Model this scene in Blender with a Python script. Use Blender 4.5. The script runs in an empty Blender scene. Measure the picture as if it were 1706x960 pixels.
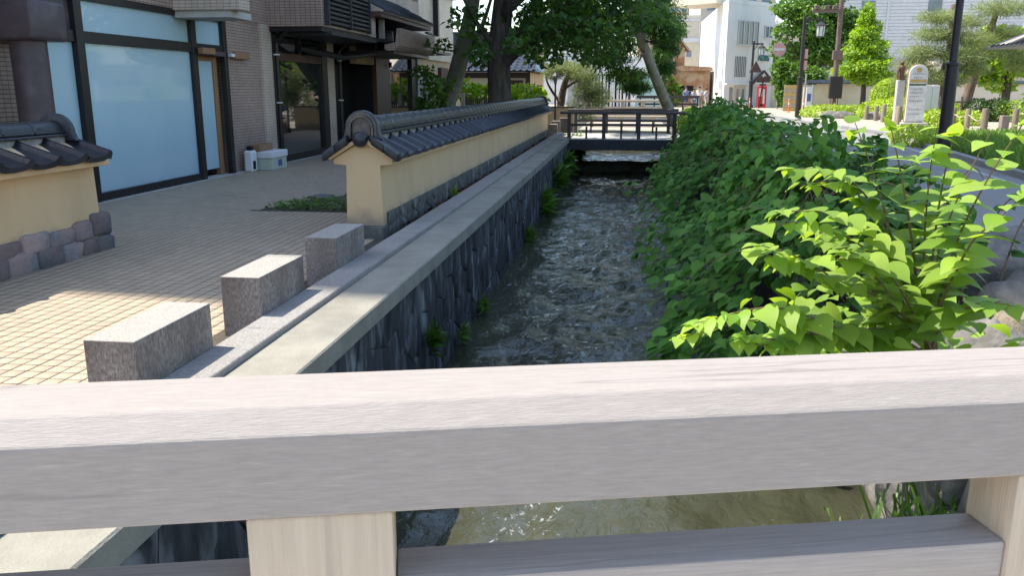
import bpy, bmesh, math, random
import numpy as np
from mathutils import Vector, Matrix, noise

R = math.radians
random.seed(7)
rng = np.random.default_rng(7)
sc = bpy.context.scene
C = sc.collection

# ------------------------------------------------------------ camera, light
cam_d = bpy.data.cameras.new('camera')
cam_d.sensor_width = 36.0
cam_d.lens = 36.0 * 1400 / 1706
cam_d.clip_start = 0.05
cam_d.clip_end = 3000
cam = bpy.data.objects.new('camera', cam_d)
C.objects.link(cam)
cam.location = (0, 0, 1.6)
cam.rotation_euler = (math.pi / 2 - math.atan(332 / 1400), 0, R(7.5))
sc.camera = cam

SUN_EL, SUN_AZ = 60.0, 276.0        # the sun stands over the left-hand buildings
w = bpy.data.worlds.new('World')
sc.world = w
w.use_nodes = True
nt = w.node_tree
sky = nt.nodes.new('ShaderNodeTexSky')
sky.sky_type = 'NISHITA'
sky.sun_disc = False
sky.sun_elevation = R(SUN_EL)
sky.sun_rotation = R(SUN_AZ)
sky.air_density = 1.1
sky.dust_density = 1.2
sky.ozone_density = 1.0
nt.links.new(sky.outputs[0], nt.nodes['Background'].inputs[0])
nt.nodes['Background'].inputs[1].default_value = 0.15

sun_d = bpy.data.lights.new('sun', 'SUN')
sun_d.energy = 3.7
sun_d.angle = R(0.55)
sun_d.color = (1.0, 0.94, 0.84)
sun = bpy.data.objects.new('sun', sun_d)
C.objects.link(sun)
sdir = Vector((math.cos(R(SUN_EL)) * math.sin(R(SUN_AZ)), math.cos(R(SUN_EL)) * math.cos(R(SUN_AZ)), math.sin(R(SUN_EL))))
sun.rotation_euler = sdir.to_track_quat('Z', 'Y').to_euler()
sun.location = sdir * 80

sc.view_settings.view_transform = 'Standard'
sc.view_settings.look = 'None'
sc.view_settings.exposure = 1.2
sc.view_settings.gamma = 1.0
sc.render.engine = 'CYCLES'
sc.cycles.max_bounces = 8
sc.cycles.diffuse_bounces = 4
sc.cycles.transparent_max_bounces = 8
sc.cycles.use_denoising = True

# ------------------------------------------------------------ materials
def mat(name, c1, c2=None, scale=6, detail=6, rough=.75, bump=0.0, bscale=None, stretch=(1, 1, 1), rotz=0,
        rnd=0.0, metal=0, spec=.4, coat=0, lo=.35, hi=.65, c3=None, s3=1.5, t3=(.55, .7), emit=None, crack=None, splash=None):
    m = bpy.data.materials.new(name)
    m.use_nodes = True
    n = m.node_tree
    b = n.nodes['Principled BSDF']
    L = n.links.new
    geo = n.nodes.new('ShaderNodeNewGeometry')
    mp = n.nodes.new('ShaderNodeMapping')
    mp.inputs['Rotation'].default_value = (0, 0, -rotz)
    vr = n.nodes.new('ShaderNodeVectorMath'); vr.operation = 'MULTIPLY'
    vr.inputs[1].default_value = stretch
    L(geo.outputs['Position'], mp.inputs['Vector'])
    L(mp.outputs[0], vr.inputs[0])
    no = n.nodes.new('ShaderNodeTexNoise')
    no.inputs['Scale'].default_value = scale
    no.inputs['Detail'].default_value = detail
    no.inputs['Roughness'].default_value = .62
    L(vr.outputs[0], no.inputs['Vector'])
    rp = n.nodes.new('ShaderNodeMapRange')
    rp.inputs[1].default_value = lo; rp.inputs[2].default_value = hi
    L(no.outputs[0], rp.inputs[0])
    c2 = c2 or tuple(x * .75 for x in c1)
    mx = n.nodes.new('ShaderNodeMix'); mx.data_type = 'RGBA'
    mx.inputs[6].default_value = (*c1, 1); mx.inputs[7].default_value = (*c2, 1)
    L(rp.outputs[0], mx.inputs[0])
    col = mx.outputs[2]
    if c3:
        n3 = n.nodes.new('ShaderNodeTexNoise'); n3.inputs['Scale'].default_value = s3; n3.inputs['Detail'].default_value = 8
        L(vr.outputs[0], n3.inputs['Vector'])
        r3 = n.nodes.new('ShaderNodeMapRange'); r3.inputs[1].default_value = t3[0]; r3.inputs[2].default_value = t3[1]
        L(n3.outputs[0], r3.inputs[0])
        m3 = n.nodes.new('ShaderNodeMix'); m3.data_type = 'RGBA'
        L(r3.outputs[0], m3.inputs[0]); L(col, m3.inputs[6]); m3.inputs[7].default_value = (*c3, 1)
        col = m3.outputs[2]
    if splash:                     # rain-splash dirt low on the wall, ragged upper edge
        sz = n.nodes.new('ShaderNodeSeparateXYZ'); L(geo.outputs['Position'], sz.inputs[0])
        n5 = n.nodes.new('ShaderNodeTexNoise'); n5.inputs['Scale'].default_value = 5; n5.inputs['Detail'].default_value = 8; L(geo.outputs['Position'], n5.inputs['Vector'])
        ma = n.nodes.new('ShaderNodeMath'); ma.operation = 'MULTIPLY_ADD'; ma.inputs[1].default_value = -splash[1]; L(n5.outputs[0], ma.inputs[0]); L(sz.outputs[2], ma.inputs[2])
        r5 = n.nodes.new('ShaderNodeMapRange'); r5.inputs[1].default_value = splash[0] - .10; r5.inputs[2].default_value = splash[0] + .05; r5.inputs[3].default_value = .75; r5.inputs[4].default_value = 0; L(ma.outputs[0], r5.inputs[0])
        m5 = n.nodes.new('ShaderNodeMix'); m5.data_type = 'RGBA'; L(r5.outputs[0], m5.inputs[0]); L(col, m5.inputs[6]); m5.inputs[7].default_value = (*splash[2], 1)
        col = m5.outputs[2]
    if crack:                      # thin dark drying cracks: narrow band of a stretched noise
        vc = n.nodes.new('ShaderNodeVectorMath'); vc.operation = 'MULTIPLY'; vc.inputs[1].default_value = crack[1]; L(mp.outputs[0], vc.inputs[0])
        nc = n.nodes.new('ShaderNodeTexNoise'); nc.inputs['Scale'].default_value = crack[0]; nc.inputs['Detail'].default_value = 3; L(vc.outputs[0], nc.inputs['Vector'])
        sb = n.nodes.new('ShaderNodeMath'); sb.operation = 'SUBTRACT'; sb.inputs[1].default_value = .5; L(nc.outputs[0], sb.inputs[0])
        ab = n.nodes.new('ShaderNodeMath'); ab.operation = 'ABSOLUTE'; L(sb.outputs[0], ab.inputs[0])
        rc = n.nodes.new('ShaderNodeMapRange'); rc.inputs[1].default_value = 0; rc.inputs[2].default_value = crack[2]; rc.inputs[3].default_value = crack[3]; rc.inputs[4].default_value = 0; L(ab.outputs[0], rc.inputs[0])
        mc = n.nodes.new('ShaderNodeMix'); mc.data_type = 'RGBA'; L(rc.outputs[0], mc.inputs[0]); L(col, mc.inputs[6]); mc.inputs[7].default_value = (*[x * .3 for x in c1], 1)
        col = mc.outputs[2]
    if rnd:
        oi = n.nodes.new('ShaderNodeObjectInfo')
        ad = n.nodes.new('ShaderNodeMath'); ad.operation = 'ADD'
        L(oi.outputs['Random'], ad.inputs[0]); L(geo.outputs['Random Per Island'], ad.inputs[1])
        fr = n.nodes.new('ShaderNodeMath'); fr.operation = 'FRACT'; L(ad.outputs[0], fr.inputs[0])
        rr = n.nodes.new('ShaderNodeMapRange'); rr.inputs[3].default_value = 1 - rnd; rr.inputs[4].default_value = 1 + rnd
        L(fr.outputs[0], rr.inputs[0])
        hs = n.nodes.new('ShaderNodeHueSaturation'); L(rr.outputs[0], hs.inputs['Value']); L(col, hs.inputs['Color'])
        col = hs.outputs[0]
    L(col, b.inputs['Base Color'])
    b.inputs['Roughness'].default_value = rough
    b.inputs['Metallic'].default_value = metal
    b.inputs['Specular IOR Level'].default_value = spec
    b.inputs['Coat Weight'].default_value = coat
    if bump:
        nb = n.nodes.new('ShaderNodeTexNoise'); nb.inputs['Scale'].default_value = bscale or scale * 2.5; nb.inputs['Detail'].default_value = 8
        L(vr.outputs[0], nb.inputs['Vector'])
        bp = n.nodes.new('ShaderNodeBump'); bp.inputs['Strength'].default_value = bump; bp.inputs['Distance'].default_value = .02
        L(nb.outputs[0], bp.inputs['Height']); L(bp.outputs[0], b.inputs['Normal'])
    if emit:
        b.inputs['Emission Color'].default_value = (*emit[0], 1); b.inputs['Emission Strength'].default_value = emit[1]
    return m

def leaf_mat(name, c1, c2, trans=.35, rough=.45, rnd=.35, spec=.4):
    m = bpy.data.materials.new(name); m.use_nodes = True
    n = m.node_tree; L = n.links.new; b = n.nodes['Principled BSDF']; out = n.nodes['Material Output']
    geo = n.nodes.new('ShaderNodeNewGeometry'); oi = n.nodes.new('ShaderNodeObjectInfo')
    ad = n.nodes.new('ShaderNodeMath'); ad.operation = 'ADD'; L(oi.outputs['Random'], ad.inputs[0]); L(geo.outputs['Random Per Island'], ad.inputs[1])
    fr = n.nodes.new('ShaderNodeMath'); fr.operation = 'FRACT'; L(ad.outputs[0], fr.inputs[0])
    mx = n.nodes.new('ShaderNodeMix'); mx.data_type = 'RGBA'; L(fr.outputs[0], mx.inputs[0])
    mx.inputs[6].default_value = (*c1, 1); mx.inputs[7].default_value = (*c2, 1)
    no = n.nodes.new('ShaderNodeTexNoise'); no.inputs['Scale'].default_value = 1.3; no.inputs['Detail'].default_value = 3
    L(geo.outputs['Position'], no.inputs['Vector'])
    rr = n.nodes.new('ShaderNodeMapRange'); rr.inputs[1].default_value = .3; rr.inputs[2].default_value = .7
    rr.inputs[3].default_value = 1 - rnd; rr.inputs[4].default_value = 1 + rnd; L(no.outputs[0], rr.inputs[0])
    hs = n.nodes.new('ShaderNodeHueSaturation'); L(rr.outputs[0], hs.inputs['Value']); L(mx.outputs[2], hs.inputs['Color'])
    L(hs.outputs[0], b.inputs['Base Color']); b.inputs['Roughness'].default_value = rough; b.inputs['Specular IOR Level'].default_value = spec
    tr = n.nodes.new('ShaderNodeBsdfTranslucent')
    h2 = n.nodes.new('ShaderNodeHueSaturation'); h2.inputs['Hue'].default_value = .485; h2.inputs['Saturation'].default_value = 1.1; h2.inputs['Value'].default_value = 1.9
    L(hs.outputs[0], h2.inputs['Color']); L(h2.outputs[0], tr.inputs['Color'])
    ms = n.nodes.new('ShaderNodeMixShader'); ms.inputs[0].default_value = trans
    L(b.outputs[0], ms.inputs[1]); L(tr.outputs[0], ms.inputs[2]); L(ms.outputs[0], out.inputs['Surface'])
    return m

def tile_mat(name, c1, c2, mortar, bw=.11, bh=.055, rough=.45, plane='YZ'):
    m = bpy.data.materials.new(name); m.use_nodes = True
    n = m.node_tree; L = n.links.new; b = n.nodes['Principled BSDF']
    geo = n.nodes.new('ShaderNodeNewGeometry'); sp = n.nodes.new('ShaderNodeSeparateXYZ'); L(geo.outputs['Position'], sp.inputs[0])
    ad = n.nodes.new('ShaderNodeMath'); ad.operation = 'ADD'; L(sp.outputs[0], ad.inputs[0]); L(sp.outputs[1], ad.inputs[1])
    cb = n.nodes.new('ShaderNodeCombineXYZ'); L(ad.outputs[0], cb.inputs[0]); L(sp.outputs[2], cb.inputs[1])
    br = n.nodes.new('ShaderNodeTexBrick'); L(cb.outputs[0], br.inputs['Vector'])
    br.offset = 0.0
    br.inputs['Scale'].default_value = 1; br.inputs['Brick Width'].default_value = bw; br.inputs['Row Height'].default_value = bh
    br.inputs['Mortar Size'].default_value = .0055; br.inputs['Mortar Smooth'].default_value = .2; br.inputs['Bias'].default_value = 0
    br.inputs['Color1'].default_value = (*c1, 1); br.inputs['Color2'].default_value = (*c2, 1); br.inputs['Mortar'].default_value = (*mortar, 1)
    no = n.nodes.new('ShaderNodeTexNoise'); no.inputs['Scale'].default_value = 1.1; no.inputs['Detail'].default_value = 5; L(geo.outputs['Position'], no.inputs['Vector'])
    rr = n.nodes.new('ShaderNodeMapRange'); rr.inputs[1].default_value = .3; rr.inputs[2].default_value = .7; rr.inputs[3].default_value = .82; rr.inputs[4].default_value = 1.12; L(no.outputs[0], rr.inputs[0])
    hs = n.nodes.new('ShaderNodeHueSaturation'); L(br.outputs['Color'], hs.inputs['Color']); L(rr.outputs[0], hs.inputs['Value'])
    L(hs.outputs[0], b.inputs['Base Color']); b.inputs['Roughness'].default_value = rough
    bp = n.nodes.new('ShaderNodeBump'); bp.inputs['Strength'].default_value = .6; bp.inputs['Distance'].default_value = .006; bp.invert = True
    L(br.outputs['Fac'], bp.inputs['Height']); L(bp.outputs[0], b.inputs['Normal'])
    return m

ANG = R(14.3)
M = {}
M['ground'] = mat('earth', (.12, .11, .09), (.08, .075, .06), 3, rough=.95, bump=.4)
M['plaza_joint'] = mat('paving joint', (.095, .075, .055), (.06, .05, .038), 9, rough=.95, bump=.3)
M['paver'] = mat('beige clinker paver', (.43, .34, .235), (.395, .31, .215), 3, rough=.62, bump=.12, bscale=90, rnd=.07, c3=(.30, .24, .185), s3=.7, t3=(.58, .85))
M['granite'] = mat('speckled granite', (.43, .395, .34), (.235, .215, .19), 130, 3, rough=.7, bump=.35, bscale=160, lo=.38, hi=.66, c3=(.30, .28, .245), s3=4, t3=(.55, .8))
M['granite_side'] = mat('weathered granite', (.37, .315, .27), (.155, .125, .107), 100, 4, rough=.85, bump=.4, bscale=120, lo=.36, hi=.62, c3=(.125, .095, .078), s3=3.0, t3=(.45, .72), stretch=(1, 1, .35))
M['curb'] = mat('granite curb', (.37, .345, .31), (.20, .185, .17), 90, 5, rough=.8, bump=.35, bscale=120, c3=(.2, .19, .17), s3=2.2, t3=(.5, .8))
M['coping'] = mat('concrete coping', (.31, .29, .235), (.24, .225, .18), 4, 9, rough=.9, bump=.3, bscale=70, c3=(.16, .15, .125), s3=1.2, t3=(.52, .8))
M['stone_wall'] = mat('dark rubble stone', (.060, .061, .064), (.020, .021, .025), 6, 10, rough=.8, bump=1.0, bscale=11, rnd=.35, c3=(.24, .25, .255), s3=3.6, t3=(.53, .74), stretch=(1, 1.6, .5))
M['mortar'] = mat('damp mortar', (.040, .041, .044), (.018, .019, .021), 10, rough=.95, bump=.6)
M['boulder'] = mat('river boulder', (.21, .195, .175), (.10, .095, .09), 5, 9, rough=.88, bump=.9, bscale=18, rnd=.15, c3=(.33, .30, .25), s3=3, t3=(.58, .75))
M['plaster'] = mat('ochre plaster', (.69, .48, .265), (.64, .445, .245), 2.2, 7, rough=.92, bump=.1, bscale=120, c3=(.50, .345, .185), s3=2.0, t3=(.55, .85), stretch=(1, 1, .25), splash=(.12, .32, (.22, .19, .15)))
M['plinth'] = mat('mossy plinth', (.15, .145, .13), (.06, .06, .055), 9, 9, rough=.95, bump=.9, bscale=24, c3=(.27, .25, .22), s3=4, t3=(.55, .7), stretch=(1, 1, .5))
M['base_stone'] = mat('field stone', (.25, .235, .23), (.13, .125, .13), 8, 9, rough=.88, bump=.9, bscale=22, rnd=.4, c3=(.31, .22, .195), s3=2.0, t3=(.48, .6))
M['rooftile'] = mat('smoked roof tile', (.032, .035, .042), (.017, .019, .024), 12, 6, rough=.36, bump=.15, bscale=40, rnd=.3, spec=.4, c3=(.12, .12, .115), s3=7, t3=(.64, .82))
M['ridge'] = mat('weathered ridge tile', (.032, .034, .038), (.018, .019, .022), 8, 8, rough=.34, bump=.25, bscale=35, rnd=.2, spec=.4, c3=(.15, .135, .115), s3=5, t3=(.63, .82))
M['oni'] = mat('brown ridge-end tile', (.16, .125, .10), (.07, .06, .055), 14, 7, rough=.6, bump=.4, bscale=60)
M['lime'] = mat('lime filler', (.36, .35, .33), (.2, .19, .18), 20, rough=.9)
M['rail_top'] = mat('weathered rail wood', (.335, .296, .266), (.272, .239, .214), 9, 12, rough=.7, bump=.2, bscale=24, stretch=(2.6, 24, 24), crack=(1.0, (.3, 9, 9), .006, .4), rotz=ANG, c3=(.38, .338, .303), s3=6, t3=(.6, .8), lo=.3, hi=.72, spec=.45)
M['rail_low'] = mat('grey lower rail wood', (.42, .365, .32), (.31, .265, .235), 9, 11, rough=.6, bump=.2, bscale=20, stretch=(.8, 20, 20), crack=(1.0, (.4, 9, 9), .006, .4), rotz=ANG, lo=.3, hi=.7)
M['post'] = mat('warm post wood', (.56, .45, .33), (.47, .37, .265), 6, 10, rough=.7, bump=.15, bscale=14, stretch=(16, 16, .8), c3=(.40, .33, .25), s3=2.5, t3=(.58, .75), rotz=ANG, lo=.3, hi=.72)
M['deck'] = mat('pale deck', (.60, .56, .50), (.52, .48, .43), 5, rough=.85, bump=.2)
M['asphalt'] = mat('worn asphalt', (.27, .262, .245), (.21, .205, .195), 60, 6, rough=.9, bump=.35, bscale=160, c3=(.17, .168, .165), s3=.8, t3=(.55, .85))
M['asphalt_new'] = mat('dark asphalt patch', (.035, .036, .04), (.022, .023, .027), 70, 6, rough=.85, bump=.4, bscale=180)
M['walk'] = mat('beige pavement', (.40, .35, .27), (.33, .29, .22), 12, rough=.9, bump=.2, c3=(.25, .22, .18), s3=.7, t3=(.5, .8))
M['kerb'] = mat('kerb stone', (.34, .335, .32), (.22, .22, .21), 25, rough=.85, bump=.3, rnd=.12)
M['paint'] = mat('worn road paint', (.5, .5, .49), (.27, .265, .25), 14, 8, rough=.8, lo=.35, hi=.7)
M['tile'] = tile_mat('mauve facade tile', (.36, .255, .20), (.42, .305, .245), (.11, .08, .066))
M['tile_lt'] = tile_mat('pale facade tile', (.54, .43, .335), (.60, .485, .385), (.29, .23, .185))
M['tile_cream'] = tile_mat('cream facade tile', (.60, .50, .36), (.66, .555, .41), (.42, .35, .26), .22, .07)
M['frame'] = mat('dark bronze frame', (.030, .026, .027), (.022, .02, .02), 6, rough=.38, metal=.3)
M['brown'] = mat('chestnut panel', (.105, .05, .035), (.08, .036, .026), 5, rough=.5, stretch=(6, 6, 1))
M['column'] = mat('brown enamel column', (.085, .062, .068), (.065, .048, .054), 5, rough=.42, c3=(.12, .09, .095), s3=3)
M['frost'] = mat('frosted glass', (.44, .605, .655), (.41, .575, .63), .8, 2, rough=.3, spec=.4, coat=.7)
M['darkglass'] = mat('dark window glass', (.012, .014, .015), (.009, .01, .011), 3, rough=.02, spec=.9, coat=.5)
M['black'] = mat('black and recess shade', (.008, .008, .009), (.006, .006, .007), 3, rough=.8)  # plain black parts; also paints the shade inside recesses
M['wood_tan'] = mat('raw door wood', (.34, .19, .09), (.25, .13, .06), 6, rough=.65, stretch=(9, 9, 1), bump=.15)
M['foam'] = mat('white foam', (.75, .76, .74), (.68, .69, .67), 9, rough=.8)
M['palegreen'] = mat('pale green crate', (.52, .56, .45), (.46, .50, .4), 9, rough=.55)
M['card'] = mat('cardboard', (.30, .18, .10), (.24, .14, .08), 8, rough=.85)
M['blue'] = mat('blue print', (.08, .12, .35), None, 9, rough=.5)
M['louver'] = mat('dark louver', (.035, .036, .04), (.025, .026, .03), 8, rough=.5)
M['shutter'] = mat('grey shutter', (.33, .31, .30), (.28, .265, .255), 5, rough=.5, metal=.2)
M['peach'] = mat('peach render', (.52, .39, .24), (.47, .35, .21), 2, rough=.9)
M['bark_dark'] = mat('dark bark', (.10, .082, .066), (.04, .034, .028), 9, 9, rough=.95, bump=1.0, bscale=16, stretch=(1, 1, .22))
M['bark_pale'] = mat('grey-green bark', (.29, .28, .24), (.17, .165, .14), 5, 8, rough=.9, bump=.5, bscale=14, c3=(.17, .18, .11), s3=2.2, t3=(.5, .65), stretch=(1, 1, .5))
M['bark_brown'] = mat('pine bark', (.20, .145, .105), (.09, .065, .05), 9, 8, rough=.95, bump=.9, bscale=15, stretch=(1, 1, .35))
M['stem'] = mat('reddish cane', (.20, .13, .075), (.14, .10, .05), 20, rough=.6)
M['leaf_sun'] = leaf_mat('sunlit knotweed leaf', (.16, .285, .032), (.33, .46, .075), .42, .5, .25, .3)  # knotweed standing in sun: the sunlight is painted into this leaf colour
M['leaf_dark'] = leaf_mat('shaded knotweed leaf', (.045, .135, .022), (.115, .235, .04), .25, .6, .35, .18)  # same knotweed beyond the sun: shade painted into a darker leaf colour
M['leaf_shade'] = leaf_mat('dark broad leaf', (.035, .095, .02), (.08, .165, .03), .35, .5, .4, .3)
M['leaf_cedar'] = leaf_mat('cedar spray', (.03, .09, .022), (.07, .15, .03), .25, .6, .4, .25)
M['leaf_pine'] = leaf_mat('pine needle', (.16, .21, .07), (.26, .30, .12), .25, .6, .3, .25)
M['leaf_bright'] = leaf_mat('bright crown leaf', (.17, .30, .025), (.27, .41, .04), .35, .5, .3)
M['leaf_mid'] = leaf_mat('mid green leaf', (.065, .15, .022), (.12, .225, .035), .3, .5, .35)
M['leaf_deep'] = leaf_mat('deep green crown leaf', (.03, .085, .016), (.065, .14, .026), .3, .5, .4)
M['hedge'] = leaf_mat('clipped azalea leaf', (.22, .33, .03), (.33, .44, .05), .3, .55, .3)
M['hedge_dk'] = leaf_mat('dark clipped leaf', (.05, .10, .02), (.09, .15, .03), .25, .55, .3)
M['grass'] = leaf_mat('grass blade', (.10, .20, .03), (.17, .28, .05), .3, .6, .3)
M['moss'] = mat('moss and soil', (.085, .10, .03), (.045, .045, .03), 9, 9, rough=1, bump=1.0, bscale=25, c3=(.11, .10, .085), s3=4)
M['litter'] = mat('fallen leaf', (.20, .09, .045), (.12, .06, .035), 9, rough=.9, rnd=.4)
M['metal_dk'] = mat('dark brown paint', (.035, .026, .026), (.025, .02, .02), 9, rough=.42)
M['rail_dk'] = mat('dark bridge rail', (.075, .055, .05), (.05, .04, .038), 9, rough=.55, bump=.15)
M['fascia'] = mat('dark bridge girder', (.035, .037, .045), (.025, .027, .033), 4, rough=.6)
M['wood_pale'] = mat('pale weathered wood', (.45, .37, .27), (.33, .27, .2), 9, rough=.8, bump=.2)
M['log'] = mat('log bollard', (.30, .25, .18), (.2, .165, .12), 9, rough=.9, bump=.4, stretch=(5, 5, 1), rnd=.15)
M['concrete'] = mat('pale concrete', (.50, .48, .44), (.42, .40, .37), 4, rough=.9, bump=.15)
M['white'] = mat('white render', (.84, .83, .80), (.80, .79, .76), 2.5, 6, rough=.85, c3=(.62, .60, .56), s3=.7, t3=(.55, .85), stretch=(1, 1, .3))
M['cream'] = mat('cream render', (.68, .60, .46), (.62, .54, .42), 2, rough=.9)
M['pinkish'] = mat('terracotta render', (.52, .37, .29), (.46, .33, .26), 2, rough=.9)  # paled: the overexposed, hazy distance is put into the colour
M['greyside'] = mat('pale grey siding', (.66, .66, .66), (.6, .6, .6), 2, rough=.6)
M['rust'] = mat('rusty iron', (.45, .24, .13), (.30, .17, .10), 4, 8, rough=.85, c3=(.5, .38, .25), s3=1.2, t3=(.45, .6))  # rust tones, desaturated to paint in the washed-out light of the distance
M['winglass'] = mat('pale window glass', (.13, .17, .20), (.10, .13, .16), 2, rough=.06, spec=.8)
M['winframe'] = mat('aluminium frame', (.62, .62, .62), (.56, .56, .56), 5, rough=.4, metal=.3)
M['teal'] = mat('teal letters', (.03, .25, .21), None, 5, rough=.5)
M['red'] = mat('red enamel', (.55, .03, .035), (.48, .025, .03), 5, rough=.35)
M['signred'] = mat('faded red sign', (.66, .34, .32), None, 5, rough=.45)
M['orange'] = mat('orange plastic', (.75, .18, .05), None, 5, rough=.5)
M['cyan'] = mat('pale aqua shutter', (.42, .60, .58), (.36, .54, .52), 4, rough=.5)
M['signbrown'] = mat('brown sign back', (.10, .055, .045), None, 5, rough=.5)
M['signwhite'] = mat('sign enamel', (.70, .70, .68), None, 5, rough=.35)
M['signgold'] = mat('ochre band', (.55, .38, .14), None, 5, rough=.5)
M['print'] = mat('grey print', (.42, .42, .42), None, 5, rough=.6)
M['lampglass'] = mat('milk glass', (.75, .74, .70), None, 5, rough=.3)
M['skin'] = mat('skin', (.52, .33, .24), None, 5, rough=.6)
M['hair'] = mat('dark hair', (.02, .016, .014), None, 5, rough=.5)
M['sh_blue'] = mat('blue shirt', (.16, .28, .55), None, 5, rough=.85)
M['sh_grey'] = mat('grey shirt', (.42, .44, .48), None, 5, rough=.85)
M['sh_white'] = mat('white shirt', (.7, .7, .7), None, 5, rough=.85)
M['tr_navy'] = mat('navy trousers', (.04, .06, .14), None, 5, rough=.85)
M['tr_grey'] = mat('grey trousers', (.22, .23, .26), None, 5, rough=.85)
M['tr_cream'] = mat('cream trousers', (.6, .55, .46), None, 5, rough=.85)
M['bronze'] = mat('bronze figure', (.16, .085, .045), (.1, .055, .03), 9, rough=.5, metal=.4)
M['poleb'] = mat('brown steel pole', (.19, .12, .10), (.14, .09, .08), 7, rough=.6)

# ------------------------------------------------------------ mesh helpers
def tag(o, label=None, cat=None, group=None, kind=None):
    if label: o['label'] = label
    if cat: o['category'] = cat
    if group: o['group'] = group
    if kind: o['kind'] = kind
    return o

def empty(name, loc=(0, 0, 0), label=None, cat=None, group=None, rz=0, kind=None):
    o = bpy.data.objects.new(name, None)
    o.empty_display_size = .2
    o.location = loc
    o.rotation_euler = (0, 0, rz)
    C.objects.link(o)
    return tag(o, label, cat, group, kind)

def attach(o, parent, local=False):
    if parent is not None:
        o.parent = parent
        if not local:                      # mesh is in world coordinates
            off = parent.location if parent.type == 'EMPTY' else Vector((0, 0, 0))
            o.matrix_parent_inverse = Matrix.Translation(-off)
    return o

def obj(name, me, m=None, parent=None, local=False):
    if m is not None and not me.materials: me.materials.append(M[m] if isinstance(m, str) else m)
    o = bpy.data.objects.new(name, me)
    C.objects.link(o)
    return attach(o, parent, local)

def shade(me, smooth=True, ang=40):
    if smooth:
        me.polygons.foreach_set('use_smooth', [True] * len(me.polygons))
        try: me.set_sharp_from_angle(angle=R(ang))
        except Exception: pass

class MB:
    def __init__(s): s.v = []; s.f = []
    def add(s, vs, fs, mtx=None):
        k = len(s.v)
        s.v += [tuple(mtx @ Vector(p)) for p in vs] if mtx is not None else [tuple(p) for p in vs]
        s.f += [tuple(i + k for i in f) for f in fs]; return s
    def box(s, x0, x1, y0, y1, z0, z1, mtx=None):
        return s.add([(x0, y0, z0), (x1, y0, z0), (x1, y1, z0), (x0, y1, z0), (x0, y0, z1), (x1, y0, z1), (x1, y1, z1), (x0, y1, z1)],
                     [(0, 3, 2, 1), (4, 5, 6, 7), (0, 1, 5, 4), (1, 2, 6, 5), (2, 3, 7, 6), (3, 0, 4, 7)], mtx)
    def prism(s, poly, a, b, axis='y', mtx=None):     # polygon in the two other axes, extruded along axis from a to b
        n = len(poly)
        def P(p, t): return (p[0], t, p[1]) if axis == 'y' else (t, p[0], p[1]) if axis == 'x' else (p[0], p[1], t)
        vs = [P(p, a) for p in poly] + [P(p, b) for p in poly]
        fs = [tuple(range(n)), tuple(range(2 * n - 1, n - 1, -1))] + [(i, i + n, (i + 1) % n + n, (i + 1) % n) for i in range(n)]
        return s.add(vs, fs, mtx)
    def tube(s, pts, rad, n=8, cap=True):
        pts = [Vector(p) for p in pts]
        if not isinstance(rad, (list, tuple)): rad = [rad] * len(pts)
        k = len(s.v); up = None
        for i, p in enumerate(pts):
            d = (pts[min(i + 1, len(pts) - 1)] - pts[max(i - 1, 0)]).normalized()
            if up is None: up = d.orthogonal().normalized()
            up = (up - d * up.dot(d)).normalized(); sd = d.cross(up)
            for j in range(n):
                a = 2 * math.pi * j / n
                s.v.append(tuple(p + (up * math.cos(a) + sd * math.sin(a)) * rad[i]))
        for i in range(len(pts) - 1):
            for j in range(n):
                s.f.append((k + i * n + j, k + i * n + (j + 1) % n, k + (i + 1) * n + (j + 1) % n, k + (i + 1) * n + j))
        if cap:
            s.f.append(tuple(k + j for j in reversed(range(n)))); e = k + (len(pts) - 1) * n; s.f.append(tuple(e + j for j in range(n)))
        return s
    def cyl(s, c, r, z0, z1, n=16, r2=None):
        return s.tube([(c[0], c[1], z0), (c[0], c[1], z1)], [r, r2 if r2 is not None else r], n)
    def lathe(s, c, prof, n=16):
        return s.tube([(c[0], c[1], z) for r, z in prof], [max(r, .0005) for r, z in prof], n)
    def ball(s, c, r, n=10, m=7, sq=(1, 1, 1)):
        k = len(s.v)
        for i in range(1, m):
            t = math.pi * i / m
            for j in range(n):
                a = 2 * math.pi * j / n
                s.v.append((c[0] + r * sq[0] * math.sin(t) * math.cos(a), c[1] + r * sq[1] * math.sin(t) * math.sin(a), c[2] + r * sq[2] * math.cos(t)))
        s.v.append((c[0], c[1], c[2] + r * sq[2])); s.v.append((c[0], c[1], c[2] - r * sq[2]))
        T = k + (m - 1) * n
        for j in range(n):
            s.f.append((T, k + j, k + (j + 1) % n)); s.f.append((T + 1, k + (m - 2) * n + (j + 1) % n, k + (m - 2) * n + j))
            for i in range(m - 2):
                s.f.append((k + i * n + j, k + (i + 1) * n + j, k + (i + 1) * n + (j + 1) % n, k + i * n + (j + 1) % n))
        return s
    def mesh(s, name, bevel=0, smooth=False, seg=1, ang=40):
        me = bpy.data.meshes.new(name); me.from_pydata(s.v, [], s.f)
        bm = bmesh.new(); bm.from_mesh(me)
        bmesh.ops.recalc_face_normals(bm, faces=bm.faces)
        if bevel: bmesh.ops.bevel(bm, geom=list(bm.edges), offset=bevel, segments=seg, profile=.5, affect='EDGES', clamp_overlap=True)
        bm.to_mesh(me); bm.free(); me.update()
        shade(me, smooth, ang)
        return me
    def build(s, name, m, parent=None, bevel=0, smooth=False, local=False, seg=1, ang=40):
        return obj(name, s.mesh(name, bevel, smooth, seg, ang), m, parent, local)

def B(name, m, parent, x0, x1, y0, y1, z0, z1, bevel=0, local=False):
    return MB().box(x0, x1, y0, y1, z0, z1).build(name, m, parent, bevel, local=local)

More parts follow.
